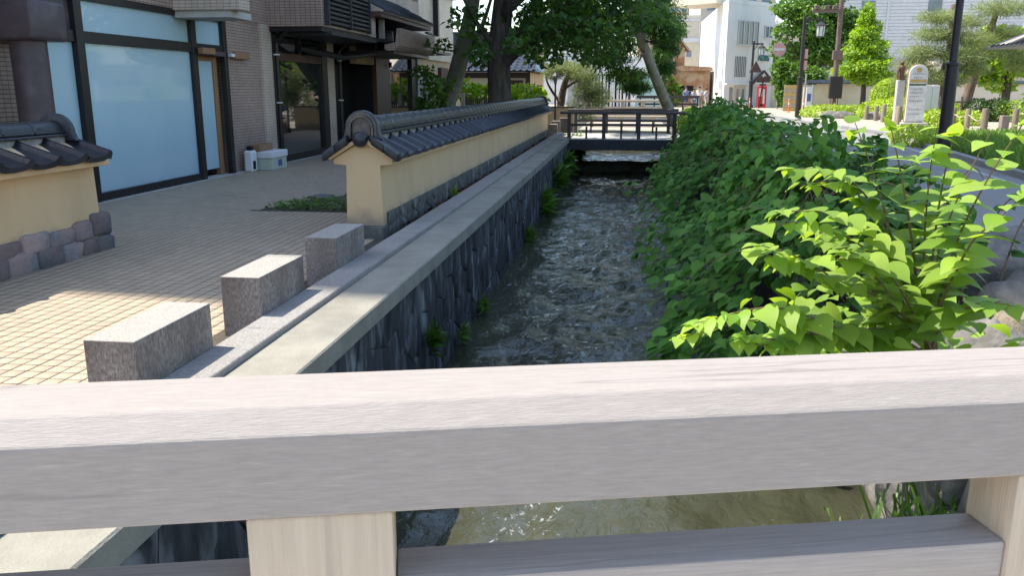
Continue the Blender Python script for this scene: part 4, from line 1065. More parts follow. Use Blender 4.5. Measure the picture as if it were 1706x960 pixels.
# boulders on the bank
for k, (x, y, z, r, sq, lab) in enumerate([(3.1, 7.4, .08, .58, (1.05, .8, .62), 'large grey rounded boulder at the road edge behind the bright leaves'), (2.82, 6.05, .1, .36, (.9, .8, .8), 'sunlit tan boulder at the right edge'),
        (2.35, 5.5, -.12, .3, (.9, .8, .9), 'upright boulder under the sunlit canes'), (1.95, 5.75, -.15, .42, (1, .8, .8), 'dark boulder between sunlit knotweed and thicket'), (2.7, 4.75, -.1, .4, (.9, .8, .8), 'pale boulder near the handrail at the right edge'), (3.1, 8.6, -.05, .35, (1, .9, .7), 'small boulder hidden by thicket leaves near the dark asphalt')]):
    o = obj('boulder', boulder_mesh('boulder', r, k + 20, sq, 28, 18, .3), 'boulder'); o.location = (x, y, z); tag(o, lab, 'boulder', 'boulders on the right bank')
lp_ = empty('log_post', (2.72, 5.72, 0), 'short weathered log post beneath the sunlit tan boulder', 'post')
MB().lathe((2.55, 5.62), [(.15, -.2), (.145, .12), (.12, .18), (.0, .19)], 14).build('trunk_log', 'log', lp_, smooth=True)
MB().lathe((2.86, 5.55), [(.11, -.2), (.105, .2), (.09, .24), (.0, .25)], 12).build('trunk_log', 'log', lp_, smooth=True)
def grass_clump(loc, n, h, lab, m='grass', name='grass_clump', spread=.2):
    e = empty(name, loc, lab, 'grass')
    P = np.array(loc) + rng.normal(size=(n, 3)) * [spread, spread, .01]
    leaves('blades', P, unit(n) * .75 + [0, 0, 1], unit(n), h * rng.uniform(.5, 1.1, n), (np.array([(-.018, 0, 0), (.018, 0, 0), (.014, .6, .05), (-.014, .6, .05), (0, 1, -.08)]), np.array([(0, 1, 2, 3), (3, 2, 4, 4)])[:1]), m, e, 'stuff')
    return e
grass_clump((1.72, 4.1, -.75), 240, .55, 'tuft of long grass by the water seen under the top rail', 'leaf_mid')
grass_clump((1.45, 4.35, -1.0), 40, .6, 'dry grass stalks left of the grass tuft under the top rail', 'leaf_pine', spread=.12)

# ------------------------------------------------------------ trees
def tree(name, label, pts, rads, limbs, blobs, n, size, bark, leafm, grp=None, tmpl=RHOMB, up=.7, shell=.5, droop=0, extra=None):
    e = empty(name, pts[0], label, 'tree', grp)
    tr = MB().tube(catmull(pts, 5), list(np.interp(np.linspace(0, len(pts) - 1, (len(pts) - 1) * 5 + 1), range(len(pts)), rads)), 14).build('trunk', bark, e, smooth=True, ang=180)
    for lp, r0 in limbs:
        c = catmull(lp, 4); MB().tube(c, [r0 * (1 - .8 * i / len(c)) for i in range(len(c))], 7).build('limb', bark, tr, smooth=True, ang=180)
    crown('crown', blobs, n, size, leafm, e, tmpl, up, shell, 'stuff', droop)
    if extra:
        for (nm, bl, nn, ss, mm) in extra: crown(nm, bl, nn, ss, mm, e, tmpl, up, shell, 'stuff', droop)
    return e
def scatter_blobs(c, ext, k, r, seed=None):
    out = []
    for i in range(k):
        u = unit(1)[0] * rng.random() ** .4
        rr = r * rng.uniform(.6, 1.25); out.append(((c[0] + u[0] * ext[0], c[1] + u[1] * ext[1], c[2] + u[2] * ext[2]), (rr * 1.2, rr * 1.2, rr * .62)))
    return out
# big dark-trunked tree on the plaza
bl = scatter_blobs((-2.2, 24.5, 5.6), (3.3, 3.4, 2.6), 46, .85)
bl += [((-1.6, 22.6, 3.1), (1.0, .9, .35)), ((-.4, 23.2, 3.2), (.9, .8, .4)), ((.35, 23.6, 3.6), (.8, .8, .5)), ((-2.7, 22.6, 2.75), (.55, .6, .32)), ((-4.3, 23.6, 3.4), (.6, .6, .4)), ((-.9, 24.5, 2.6), (.8, .6, .25)), ((-3.9, 22.9, 2.5), (.35, .4, .22)), ((-2.2, 23.6, 2.5), (.5, .6, .3))]
tree('plaza_tree', 'big dark-trunked broadleaf tree behind the ochre wall', [(-3.5, 24, -.05), (-3.5, 24, 1.2), (-3.52, 24, 2.6), (-3.35, 24.1, 4.4), (-3.1, 24.3, 6.2)], [.42, .34, .32, .26, .16],
     [([(-3.5, 24, 2.1), (-2.7, 23.5, 2.75), (-1.6, 23, 3.2), (-.3, 23.2, 3.6)], .13), ([(-3.4, 24, 2.9), (-2.4, 23.6, 3.4), (-.8, 23.6, 4.2)], .12), ([(-3.5, 24, 2.6), (-4.1, 23.6, 3.4), (-4.6, 23.4, 4.4)], .1), ([(-3.4, 24, 3.4), (-3.0, 22.6, 4.4), (-2.4, 21.8, 5.4)], .1), ([(-3.4, 24, 3.6), (-1.8, 24.8, 5.0), (.2, 25.2, 5.6)], .12)],
     bl, 19000, .165, 'bark_dark', 'leaf_shade', extra=[('sunlit_sprays', [((-2.3, 26.5, 4.0), (.9, .5, .45)), ((-1.4, 26.8, 3.8), (.8, .5, .4)), ((-3.0, 26.5, 3.3), (.5, .4, .35)), ((-1.5, 25.5, 3.3), (.9, .5, .3)), ((-2.6, 25.4, 2.7), (.6, .4, .3)), ((-.6, 26, 3.6), (.8, .5, .3))], 1500, .16, 'leaf_bright')])  # sprays get a brighter leaf colour to paint backlight into the crown
# leaning pale-trunked tree
tree('leaning_pale_tree', 'leaning grey-green trunk tree in front of the hotel shutter', [(-5.75, 27, -.05), (-5.72, 27, 1.0), (-5.3, 26.6, 1.9), (-4.95, 26, 2.7), (-4.65, 25.7, 3.6), (-4.4, 25.4, 4.6)], [.42, .33, .27, .25, .22, .18],
     [([(-5.0, 26.1, 2.5), (-4.6, 26.3, 3.0), (-4.3, 26.4, 3.7), (-4.0, 26.4, 4.6)], .13), ([(-4.9, 26, 2.7), (-5.5, 25.6, 2.75), (-6.0, 25.4, 2.85)], .04), ([(-4.75, 25.9, 2.2), (-4.4, 25.6, 2.4), (-4.1, 25.4, 2.5)], .04)],
     [((-4.4, 25.3, 6.2), (1.8, 1.6, 1.2)), ((-5.6, 25.4, 2.85), (.45, .3, .14)), ((-4.2, 25.4, 2.5), (.35, .35, .28)), ((-5.5, 25.3, 4.5), (.5, .5, .25)), ((-4.6, 25.4, 5.0), (.9, .9, .4)), ((-4.3, 26, 2.9), (.3, .3, .25))], 2600, .17, 'bark_pale', 'leaf_shade')
# nandina-like shrub at its foot
def shrub(name, label, cat, blobs, n, size, leafm, stems=(), grp=None, tmpl=RHOMB, up=.8, shell=.75, part='foliage', jit=.12, out=.6):
    e = empty(name, (blobs[0][0][0], blobs[0][0][1], 0), label, cat, grp)
    crown(part, blobs, n, size, leafm, e, tmpl, up, shell, 'stuff', jit=jit, out=out)
    for s_ in stems: MB().tube(catmull(s_, 4), .018, 6).build('stem', 'stem', e)
    return e
shrub('leafy_shrub', 'loose leafy shrub at the foot of the leaning pale tree', 'shrub', [((-5.9, 26.2, 1.2), (.5, .5, .5)), ((-5.7, 26.0, 1.7), (.5, .5, .25)), ((-6.2, 26.2, 2.1), (.35, .35, .15)), ((-6.1, 26.0, .9), (.3, .3, .4))], 650, .17, 'leaf_mid',
      [[(-5.9, 26.2, 0), (-5.95, 26.2, .8), (-6.1, 26.2, 1.9)], [(-5.85, 26.2, 0), (-5.8, 26.1, .8), (-5.6, 26.0, 1.6)]], shell=.3)
# right-bank leaning tree with hanging conifer sprays
def sprays(e, part, centers, n_per, size, m):
    P, D, U, S = [], [], [], []
    for (c, r) in centers:
        for k in range(n_per):
            u = unit(1)[0]; p = np.array(c) + u * np.array(r) * rng.random() ** .5
            d = np.array([u[0], u[1], -.9]) + .35 * rng.normal(size=3)
            for q in range(5):
                P.append(p + d / np.linalg.norm(d) * q * size * .35 + .02 * rng.normal(size=3)); D.append(d + .6 * rng.normal(size=3)); U.append(u + [0, 0, .8]); S.append(size * rng.uniform(.6, 1.1))
    return leaves(part, np.array(P), np.array(D), np.array(U), np.array(S), (np.array([(0, 0, 0), (.16, .45, .03), (0, 1, -.1), (-.16, .45, .03)]), np.array([(0, 1, 2, 3)])), m, e, 'stuff')
ct = empty('leaning_cedar', (2.15, 34.2, 0), 'conifer leaning left over the canal beyond the dark bridge', 'tree')
tk = MB().tube(catmull([(2.2, 34.4, -.05), (1.62, 33, .89), (1.05, 31.6, 2.0), (.46, 30, 3.3), (-.1, 28.6, 4.6), (-.5, 27.6, 6)], 5), list(np.linspace(.22, .12, 26)), 14).build('trunk', 'bark_pale', ct, smooth=True, ang=180)
for lp in ([(.5, 30.2, 3.2), (1.0, 29.6, 3.1), (1.6, 29, 2.8)], [(.2, 29.4, 3.8), (-.5, 28.8, 3.5), (-1.2, 28.4, 2.9)], [(.6, 30.4, 2.9), (.4, 29.6, 2.5), (.1, 29, 2.1)], [(0, 29, 4.3), (.8, 28.4, 4.2), (1.5, 27.8, 3.6)], [(-.2, 28.4, 4.8), (-1.2, 28, 4.6), (-2, 27.6, 3.9)]):
    MB().tube(catmull(lp, 4), [.045, .04, .035, .03, .025, .02, .015, .012, .01], 6).build('limb', 'bark_dark', tk, smooth=True)
sprays(ct, 'crown', [((1.45, 33.2, 3.2), (.5, .7, .4)), ((.05, 31.2, 2.2), (.75, .6, .26)), ((-.7, 30.6, 2.7), (.8, .7, .35)), ((.35, 31.9, 1.8), (.5, .4, .2)), ((-1.3, 30, 3.2), (.8, .8, .5)), ((-.6, 30, 3.8), (1.1, 1, .6)), ((1.5, 32.6, 4.0), (.6, .9, .5)), ((.9, 32.2, 4.5), (1.1, .9, .6)), ((.2, 28.4, 5.0), (1.7, 1.4, .9)), ((-1.8, 29, 4.2), (.8, .8, .6)), ((-.4, 27.8, 6.0), (1.8, 1.6, 1.1)), ((1.35, 33, 2.5), (.42, .5, .3)), ((1.2, 32.4, 3.7), (.8, .6, .4)), ((-.1, 31, 3.2), (.7, .6, .5)), ((.6, 29.6, 4.0), (.8, .6, .4)), ((1.3, 29.5, 3.6), (.5, .5, .35))], 330, .17, 'leaf_cedar')
sprays(ct, 'sunlit_sprays', [((.1, 30.5, 2.2), (.55, .3, .14)), ((1.2, 32, 2.9), (.35, .3, .2)), ((.6, 28, 4.4), (.9, .6, .3)), ((1.6, 32, 3.6), (.4, .4, .3))], 110, .16, 'leaf_mid')  # lighter leaf colour paints sunlight onto these sprays
# trailing pine on the left bank
pt = tree('bank_pine', 'pale feathery pine leaning over the ochre garden wall', [(-2.75, 35.2, 0), (-2.65, 35.2, .8), (-2.5, 35.3, 1.7), (-2.2, 35.2, 2.5)], [.2, .17, .14, .08], [([(-2.6, 35.2, 1.0), (-3.1, 35.2, 1.7), (-3.3, 35, 2.3)], .07), ([(-2.5, 35.2, 1.6), (-1.9, 34.8, 1.9), (-1.4, 34.6, 1.6)], .06)],
     [((-2.5, 34.8, 2.45), (.75, .6, .25)), ((-1.75, 34.6, 2.2), (.7, .6, .35)), ((-1.3, 34.5, 1.7), (.5, .5, .4)), ((-1.75, 34.4, 1.5), (.4, .4, .35)), ((-1.2, 34.4, 1.1), (.45, .4, .4)), ((-2.0, 34.3, .95), (.3, .3, .2)), ((-1.6, 34.4, .55), (.4, .3, .25)), ((-1.0, 34.5, 1.35), (.4, .4, .25)), ((-2.9, 34.8, 2.2), (.45, .5, .2))], 9000, .17, 'bark_brown', 'leaf_pine', tmpl=NEEDLE, up=.6, shell=.2)

# ------------------------------------------------------------ left far: garden wall, lamp, house
gw = empty('garden_wall', (-4.5, 33, 0), 'low ochre garden wall behind the end of the long roofed wall', 'wall')
B('plaster_body', 'plaster', gw, -6.9, -1.95, 32.9, 33.15, -.05, .90, .01); B('coping_strip', 'rail_dk', gw, -6.95, -1.93, 32.86, 33.19, .902, .95, .006)
B('fence_post', 'wood_pale', gw, -6.35, -6.2, 32.95, 33.1, .952, 1.45, .006)
for k in range(22): B('fence_slat', 'rail_dk', gw, -6.15 + k * .085, -6.09 + k * .085, 33.0, 33.03, .952, 1.22)
gl = empty('garden_lamp', (-2.5, 30.9, 0), 'slim black lantern post at the end of the ochre wall', 'street lamp')
MB().lathe((-2.5, 30.9), [(.09, -.02), (.09, .12), (.045, .2), (.035, .9), (.05, .95), (.035, 1.0), (.03, 1.75), (.05, 1.8)], 12).build('post', 'metal_dk', gl, smooth=True)
MB().lathe((-2.5, 30.9), [(.05, 1.80), (.09, 2.02)], 6).build('lantern', 'winglass', gl); MB().lathe((-2.5, 30.9), [(.14, 2.02), (.12, 2.06), (.03, 2.17), (.012, 2.26)], 6).build('lamp_cap', 'metal_dk', gl)
shrub('broadleaf_hedge', 'sunlit broad-leaved hedge behind the slatted fence on the ochre garden wall', 'hedge', [((-5.6, 33.7, 1.35), (.75, .4, .3)), ((-4.9, 33.7, 1.5), (.6, .4, .3)), ((-3.9, 33.7, 1.4), (.6, .4, .3)), ((-6.2, 33.7, 1.5), (.4, .4, .4)), ((-3.4, 33.6, 1.2), (.4, .4, .25))], 900, .22, 'leaf_bright')
hs = empty('tiled_house', (-5.5, 43, 0), 'one-storey ochre house with grey tiled roof beyond the garden wall', 'house')
B('front_wall', 'cream', hs, -9.2, -4.45, 40, 40.2, 0, 2.35); B('side_wall', 'plaster', hs, -4.65, -4.45, 40.2, 47, 0, 2.35)
B('corner_post', 'rail_dk', hs, -4.62, -4.42, 39.96, 40.14, 0, 2.35)
for yy in (41.6, 43.6, 45.2):
    wn = B('window', 'darkglass', hs, -4.448, -4.435, yy, yy + .4, 1.25, 1.75); B('window_frame', 'rail_dk', wn, -4.446, -4.40, yy - .07, yy, 1.2, 1.8); B('window_frame', 'rail_dk', wn, -4.446, -4.40, yy + .4, yy + .47, 1.2, 1.8)
dd = B('sliding_door', 'brown', hs, -5.55, -4.75, 39.95, 39.995, .1, 2.0)
for k in range(7): B('lattice_bar', 'rail_dk', dd, -5.52 + k * .115, -5.49 + k * .115, 39.92, 39.949, .1, 2.0)
B('dark_timber', 'rail_dk', hs, -9.2, -4.62, 39.94, 39.998, 2.1, 2.35)
rf = MB().add([(-9.6, 39.3, 2.38), (-4.0, 39.3, 2.38), (-4.0, 47.4, 2.38), (-9.6, 47.4, 2.38), (-8, 42.6, 3.5), (-5.6, 42.6, 3.5), (-5.6, 45, 3.5), (-8, 45, 3.5)], [(0, 1, 5, 4), (1, 2, 6, 5), (2, 3, 7, 6), (3, 0, 4, 7), (4, 5, 6, 7), (3, 2, 1, 0)]).build('roof', 'rooftile', hs)
pm3 = pantile(.30, 3.2, 1.08, 1, 8).mesh('roof_tile', smooth=True, ang=50); pm3.materials.append(M['ridge'])
for k in range(18):
    o = bpy.data.objects.new('roof_tile', pm3); C.objects.link(o); o.parent = rf; o.rotation_euler = (0, 0, -math.pi / 2)
    o.location = (-9.55 + k * .30, 39.28, 2.42); o.matrix_parent_inverse = Matrix.Identity(4)
MB().prism([(-5.4, 3.45), (-3.7, 2.55), (-3.5, 2.6), (-5.4, 3.7), (-7.3, 2.6), (-7.1, 2.55)], 42.2, 42.5, 'y').build('gable_board', 'rail_dk', rf)
MB().box(-6.4, -6.2, 43, 43.2, 3.4, 3.95).build('roof_vent', 'rail_dk', rf)
shb = empty('blue_roof_house', (-11, 70, 0), 'distant low building with blue-grey roof left of the big trunk', 'building')
B('wall', 'cream', shb, -16, -7.5, 70, 78, 0, 4.6); MB().prism([(-16.4, 4.6), (-7.1, 4.6), (-8.5, 6.1), (-15, 6.1)], 69.6, 78.4, 'y').build('roof', 'fascia', shb)
# ------------------------------------------------------------ white three-storey building
wbm = Matrix.Translation((8.2, 74.5, 0)) @ Matrix.Rotation(R(49), 4, 'Z')     # local x runs along the street front, y into the block
wb = empty('white_building', (8.2, 74.5, 0), 'white three-storey corner building with teal lettering', 'building')
def W(name, m, x0, x1, y0, y1, z0, z1, parent=None, bevel=0): return MB().box(x0, x1, y0, y1, z0, z1, wbm).build(name, m, parent or wb, bevel)
FL = 7.2
# body: street front along local x, left flank runs along the canal street
pa = [(0, 0), (FL, 0), (FL + 1, 9), (5.5, 24), (-1, 24)]
fl = Matrix.Rotation(R(49), 4, 'Z').inverted()
lf = (fl @ Vector((0, 26, 0))); rt = (fl @ Vector((7.5, 26, 0)))
MB().prism([(0, 0), (FL, 0), (FL + 6, 10), (rt.x + 4, rt.y), (lf.x, lf.y)], 0, 8.55, 'z', wbm).build('wall', 'white', wb)
MB().prism([(-.05, -.05), (FL + .05, -.05), (FL + 6, 10), (rt.x + 4, rt.y), (lf.x - .05, lf.y)], 8.55, 8.9, 'z', wbm).build('parapet', 'white', wb)
MB().prism([(2.5, 3), (FL - 1, 3), (FL - 1, 8), (2.5, 8)], 8.9, 11.2, 'z', wbm).build('roof_room', 'cream', wb)
def wwin(x0, x1, z0, z1, n=2, glass='winglass'):
    wn = W('window', glass, x0, x1, -.03, -.01, z0, z1)
    W('frame', 'winframe', x0 - .08, x1 + .08, -.09, -.002, z1, z1 + .08, wn); W('sill', 'winframe', x0 - .1, x1 + .1, -.16, -.002, z0 - .1, z0, wn)
    for k in range(n + 1):
        x = x0 + (x1 - x0) * k / n; W('frame', 'winframe', x - .05, x + .05, -.08, -.032, z0, z1, wn)
wwin(1.6, 4.6, 5.3, 7.2, 4); wwin(5.6, 6.8, 6.0, 6.9, 2)
wn = W('window', 'winglass', 1.4, 3.0, -.03, -.01, 2.6, 4.3)
for k in range(7): W('window_bar', 'winframe', 1.45 + k * .25, 1.5 + k * .25, -.08, -.04, 2.6, 4.3, wn)
W('ledge', 'white', -.02, FL, -.25, -.003, 1.95, 2.1); W('shop_recess', 'winglass', .8, 1.3, -.02, -.008, 0.1, 1.75); W('door', 'cream', 1.5, 3.2, -.06, -.008, 0, 1.85)
for x in (1.8, 2.6): W('door_pane', 'winglass', x, x + .3, -.075, -.062, .4, 1.6)
W('entrance', 'greyside', 3.9, 6.2, -.04, -.008, 0, 1.85)
for s_ in (-1, 1): MB().prism([(5.3, 3.2), (5.3, 3.05), (5.3 + s_ * 1.7, 1.95), (5.3 + s_ * 1.7, 2.12)], -.5, -.26, 'y', wbm).build('gable_trim', 'metal_dk', wb)
MB().prism([(3.7, 2.0), (6.9, 2.0), (5.3, 3.02)], -.4, -.27, 'y', wbm).build('gable', 'white', wb)
# downpipe on the sunny flank
pp = [(8.12, 75.6, .1), (8.12, 75.6, 5.6), (8.12, 76.4, 6.6)]
MB().tube(pp, .06, 6).build('downpipe', 'winframe', wb); MB().box(8.02, 8.19, 76.8, 77.3, 1.6, 2.3).build('meter_box', 'winframe', wb)
fc = bpy.data.curves.new('lettering', 'FONT'); fc.body = 'ADBS'; fc.size = .72; fc.extrude = .04
fo = bpy.data.objects.new('tmp_text', fc); C.objects.link(fo); dg = bpy.context.evaluated_depsgraph_get()
tme = bpy.data.meshes.new_from_object(fo.evaluated_get(dg)); bpy.data.objects.remove(fo)
tme.transform(wbm @ Matrix.Translation((4.7, -.1, 4.0)) @ Matrix.Rotation(math.pi / 2, 4, 'X')); tme.materials.clear()
obj('lettering', tme, 'teal', wb)

def house(name, label, x0, x1, y0, y1, h, m, wins=(), roof=None, cat='building', roofm='fascia'):
    e = empty(name, ((x0 + x1) / 2, y0, 0), label, cat)
    B('wall', m, e, x0, x1, y0, y1, 0, h)
    if roof: MB().prism([(x0 - .3, h), (x1 + .3, h), ((x0 + x1) / 2, h + roof)], y0 - .3, y1 + .3, 'y').build('roof', roofm, e)
    else: B('parapet', m, e, x0 - .08, x1 + .08, y0 - .08, y1 + .08, h, h + .35)
    for (a, b_, z0, z1) in wins:
        wn = B('window', 'winglass', e, a, b_, y0 - .03, y0 - .01, z0, z1)
        B('frame', 'winframe', wn, a - .06, a, y0 - .06, y0 - .004, z0 - .06, z1 + .06); B('frame', 'winframe', wn, b_, b_ + .06, y0 - .06, y0 - .004, z0 - .06, z1 + .06); B('sill', 'winframe', wn, a - .1, b_ + .1, y0 - .12, y0 - .004, z0 - .14, z0 - .061)
    return e
house('terracotta_building', 'terracotta and cream apartment block behind the rusty shack', 1.5, 8.0, 118, 130, 14, 'pinkish', [(4.8 + k * 1.1, 5.5 + k * 1.1, 11.6, 12.6) for k in range(3)])
hc = house('cream_block', 'cream block with grey ledges left of the white building', 5.2, 8.3, 104, 116, 9.6, 'cream', [(6.9, 7.5, 5.3, 6.0)])
B('ledge', 'greyside', hc, 5.1, 8.35, 103.8, 103.99, 6.9, 7.4); B('ledge', 'greyside', hc, 5.1, 8.35, 103.85, 103.99, 9.3, 9.55)
house('far_tower', 'far pale pink apartment tower behind the trees', 12, 24, 150, 165, 19, 'cream', [(13 + k * 2.2, 14.4 + k * 2.2, 8 + f * 3.2, 9.6 + f * 3.2) for k in range(5) for f in range(3)])
rs = empty('rusty_shack', (5.8, 84, 0), 'rust-coloured iron-clad old house with gabled upper storey', 'house')
B('wall', 'rust', rs, 3.6, 7.9, 84, 88, 0, 3.3); MB().prism([(3.4, 3.3), (8.1, 3.3), (8.0, 3.6), (5.4, 3.75), (3.4, 3.75)], 83.3, 88.2, 'y').build('lean_to_roof', 'rust', rs)
MB().prism([(2.8, 3.75), (5.5, 3.75), (5.5, 5.4), (4.2, 7.0), (2.8, 5.6)], 84.6, 88, 'y').build('upper_storey', 'rust', rs)
for s_ in (1, -1): MB().prism([(4.2, 7.2), (4.2, 7.0), (4.2 + s_ * 1.7, 5.1), (4.2 + s_ * 1.7, 5.3)], 84.1, 88.2, 'y').build('roof_slope', 'wood_pale', rs)
B('window', 'winglass', rs, 2.6, 4.4, 83.9, 83.99, 3.9, 5.0)
for k in range(8): B('balcony_bar', 'wood_pale', rs, 2.6 + k * .26, 2.66 + k * .26, 83.6, 83.66, 3.75, 4.5)
B('window', 'black', rs, 4.9, 6.4, 83.95, 83.99, .9, 1.9); B('window_bar', 'wood_pale', rs, 4.9, 6.4, 83.9, 83.94, 1.35, 1.42); B('window_bar', 'wood_pale', rs, 5.6, 5.68, 83.9, 83.94, .9, 1.9)
shrub('shack_shrub', 'dull green creeper shrub against the rusty shack', 'shrub', [((3.6, 82, 1.7), (1.0, .7, 1.4)), ((4.3, 82, 1.0), (.9, .7, .9)), ((3.0, 82, 2.6), (.6, .6, .8))], 900, .34, 'leaf_mid')
# row of shops with tall dark and white strips
sr = empty('shop_row', (-1, 78, 0), 'shopfront with white and dark vertical strips beyond the bridges', 'building')
B('wall', 'greyside', sr, -5.2, 3.2, 78, 84, 0, 4.2); B('upper_wall', 'white', sr, -5.2, 3.2, 77.7, 77.99, 2.9, 4.4); B('dark_front', 'black', sr, -3.6, .4, 77.93, 77.99, 0, 2.8)
for k in range(13): B('strip', 'white' if k % 3 else 'greyside', sr, -3.5 + k * .3, -3.36 + k * .3 + (.06 if k % 2 else 0), 77.8, 77.92, .05, 2.75)
B('notice', 'signwhite', sr, -1.4, -1.0, 77.6, 77.78, .9, 2.2); B('door', 'white', sr, .5, .9, 77.9, 77.99, 0, 2.2)
cs = B('aqua_shutter', 'cyan', sr, 1.0, 3.0, 77.85, 77.99, 0, 2.7)
for k in range(6): B('shutter_rib', 'cyan', cs, 1.05 + k * .33, 1.1 + k * .33, 77.82, 77.849, 0, 2.7)
B('awning', 'wood_pale', sr, -5.2, -3.6, 77.2, 77.9, 2.5, 2.65)
house('far_left_block', 'plain pale building far behind the trees on the left', -9, -4.2, 92, 104, 8.0, 'greyside', [(-8, -7, 4, 5), (-6.4, -5.4, 4, 5)])
# dark barrier left of the people
bar = empty('street_barrier', (3.2, 62, 0), 'low dark barrier rail left of the group of people', 'barrier')
for k in range(5): B('post', 'metal_dk', bar, 1.0 + k * 1.0, 1.1 + k * 1.0, 62, 62.1, 0, .95)
B('top_rail', 'rail_dk', bar, .8, 5.2, 61.95, 62.15, .95, 1.15); B('middle_rail', 'metal_dk', bar, .9, 5.1, 62.02, 62.08, .5, .62)

# ------------------------------------------------------------ right side: garden wall and park
rg = empty('park_wall', (20, 63, 0), 'long pale ochre garden wall behind the park hedges', 'wall')
rgm = Matrix.Translation((12.3, 61.5, 0)) @ Matrix.Rotation(R(24), 4, 'Z')
MB().box(.4, 30, 0, .3, 0, 1.95, rgm).build('plaster_body', 'cream', rg)
for k in range(75): MB().prism([(-.25, 1.95), (.55, 1.95), (.5, 2.02), (.15, 2.22), (-.2, 2.02)], .3 + k * .395, .68 + k * .395, 'x', rgm).build('coping_tile', 'rooftile', rg)
MB().box(-.1, .45, -.3, .5, 0, 1.9, rgm).build('end_pier', 'concrete', rg, bevel=.02); MB().box(-.2, .55, -.4, .6, 1.9, 2.02, rgm).build('pier_cap', 'fascia', rg, bevel=.02)
# hedges
def hedge(name, label, x0, x1, y0, y1, h, n, m='hedge', size=.13, grp='clipped hedges in the park'):
    e = empty(name, ((x0 + x1) / 2, (y0 + y1) / 2, 0), label, 'hedge', grp)
    bl = []; k = max(2, int((x1 - x0) / (y1 - y0) * 1.4))
    for i in range(k): bl.append(((x0 + (x1 - x0) * (i + .5) / k, (y0 + y1) / 2 + rng.uniform(-.1, .1), h * .45), ((x1 - x0) / k * .75, (y1 - y0) / 2, h * .55)))
    crown('foliage', bl, int(n * 2.2), size * .85, m, e, RHOMB, .5, .86, jit=.05, out=1.4)
    return e
hedge('low_hedge', 'bright low hedge by the tall lamp at the road bend', 9.9, 13.6, 47, 49.6, .75, 2000)
hedge('low_hedge', 'bright low hedge under the conical tree, left part', 13.6, 16.5, 50, 52.5, .95, 1800)
hedge('low_hedge', 'yellow-green hedge behind the row of log bollards', 12.2, 15.2, 44.5, 47, .8, 1900)
hedge('low_hedge', 'dark clipped hedge left of the bright rolling hedge below the pines', 16.0, 17.6, 42.0, 43.6, 1.15, 1200, 'hedge_dk')
hedge('low_hedge', 'long bright rolling hedge below the leaning pine', 17.4, 21.5, 41.5, 43.8, 1.1, 2300)
hedge('low_hedge', 'bright mounded hedge in front of the clipped round shrub', 13.8, 17.0, 46.6, 49.2, 1.15, 2300)
hedge('low_hedge', 'rightmost yellow-green hedge below the shrine-like roof', 18.2, 22.5, 38.4, 40.6, 1.2, 2300)
hedge('low_hedge', 'low hedge at the foot of the near lamp post', 8.0, 9.5, 24.5, 27.6, .55, 1600, 'hedge', .1)
hedge('low_hedge', 'bright bushy hedge between bus stop sign and bollards', 12.6, 14.6, 37.2, 38.8, .7, 1200)
hedge('low_hedge', 'small dark shrub by the stepping stones at the right', 12.9, 14.4, 28.2, 29.6, .55, 1000, 'hedge_dk', .1)
hedge('low_hedge', 'round bright shrub beside the right end of the dark footbridge', 2.0, 3.1, 29.4, 31.2, .95, 1500, 'leaf_bright', .1)
shrub('ball_shrub', 'clipped round shrub in front of the park wall', 'shrub', [((15.7, 54, 1.1), (1.05, 1.0, 1.08))], 7000, .12, 'hedge', shell=.96, jit=.02, out=1.6, up=.4)
shrub('corner_shrub', 'leafy roadside shrub by the no-entry sign', 'shrub', [((12.2, 66.5, 2.4), (1.3, .9, 1.0)), ((13.6, 66.5, 2.3), (1.1, .9, .8)), ((12.0, 66.5, 1.2), (.8, .8, .9)), ((11.4, 66.5, 3.0), (.6, .6, .6))], 3800, .26, 'leaf_mid', [[(12, 66.5, 0), (12.1, 66.5, 1), (12.4, 66.5, 2)]])
shrub('verge_shrub', 'dark broadleaf shrub under the shrine-like roof', 'shrub', [((17.6, 37, 1.9), (1.2, 1, .9)), ((16.7, 37, 1.2), (.7, .8, .6)), ((17.2, 37, 3.0), (1.0, .9, .7)), ((18.2, 37.4, 1.2), (.9, .8, .7))], 2200, .22, 'leaf_mid')
tree('park_tree', 'large round deep green tree behind the park wall', [(15, 72, 0), (15, 72, 2), (15, 72, 5)], [.45, .36, .25], [([(15, 72, 2.4), (13.5, 71.5, 4), (12.5, 71, 5.5)], .16), ([(15, 72, 3), (16.4, 71.5, 5), (17, 71.4, 6.4)], .16)],
     scatter_blobs((14.9, 73, 6.4), (3.2, 2.4, 3.3), 55, 1.05) + [((14.9, 72.5, 3.1), (1.1, 1, .5)), ((13.2, 72, 4.4), (1, .8, .6)), ((16, 72, 4.2), (1, .8, .6))], 22000, .27, 'bark_dark', 'leaf_mid')
tree('conical_tree', 'bright green cone-shaped tree before the park wall', [(15.7, 60, 0), (15.7, 60, 1.2), (15.6, 60, 3), (15.45, 60, 6.4)], [.2, .17, .13, .05], [([(15.7, 60, 1.7), (15.0, 59.8, 2.3), (14.6, 59.8, 2.7)], .05), ([(15.7, 60, 1.8), (16.4, 59.8, 2.5), (16.8, 59.8, 2.9)], .05)],
     [((15.6 + .1 * math.sin(k * 2.4) + .75 * (1 - k / 11) * math.cos(k * 2.4), 60 + .6 * (1 - k / 11) * math.sin(k * 2.4), 2.3 + k * .40), (1.38 * (1 - k / 11) ** .8 + .24, 1.2 * (1 - k / 11) ** .8 + .2, .46)) for k in range(11)] + [((15.5, 60, 6.7), (.3, .3, .4))], 11000, .18, 'bark_dark', 'leaf_bright')
def pine(name, label, pts, rads, pads, n, limbs):
    return tree(name, label, pts, rads, limbs, pads, n * 2, .22, 'bark_brown', 'leaf_pine', tmpl=NEEDLE, up=.6, shell=.1, grp='park pines')
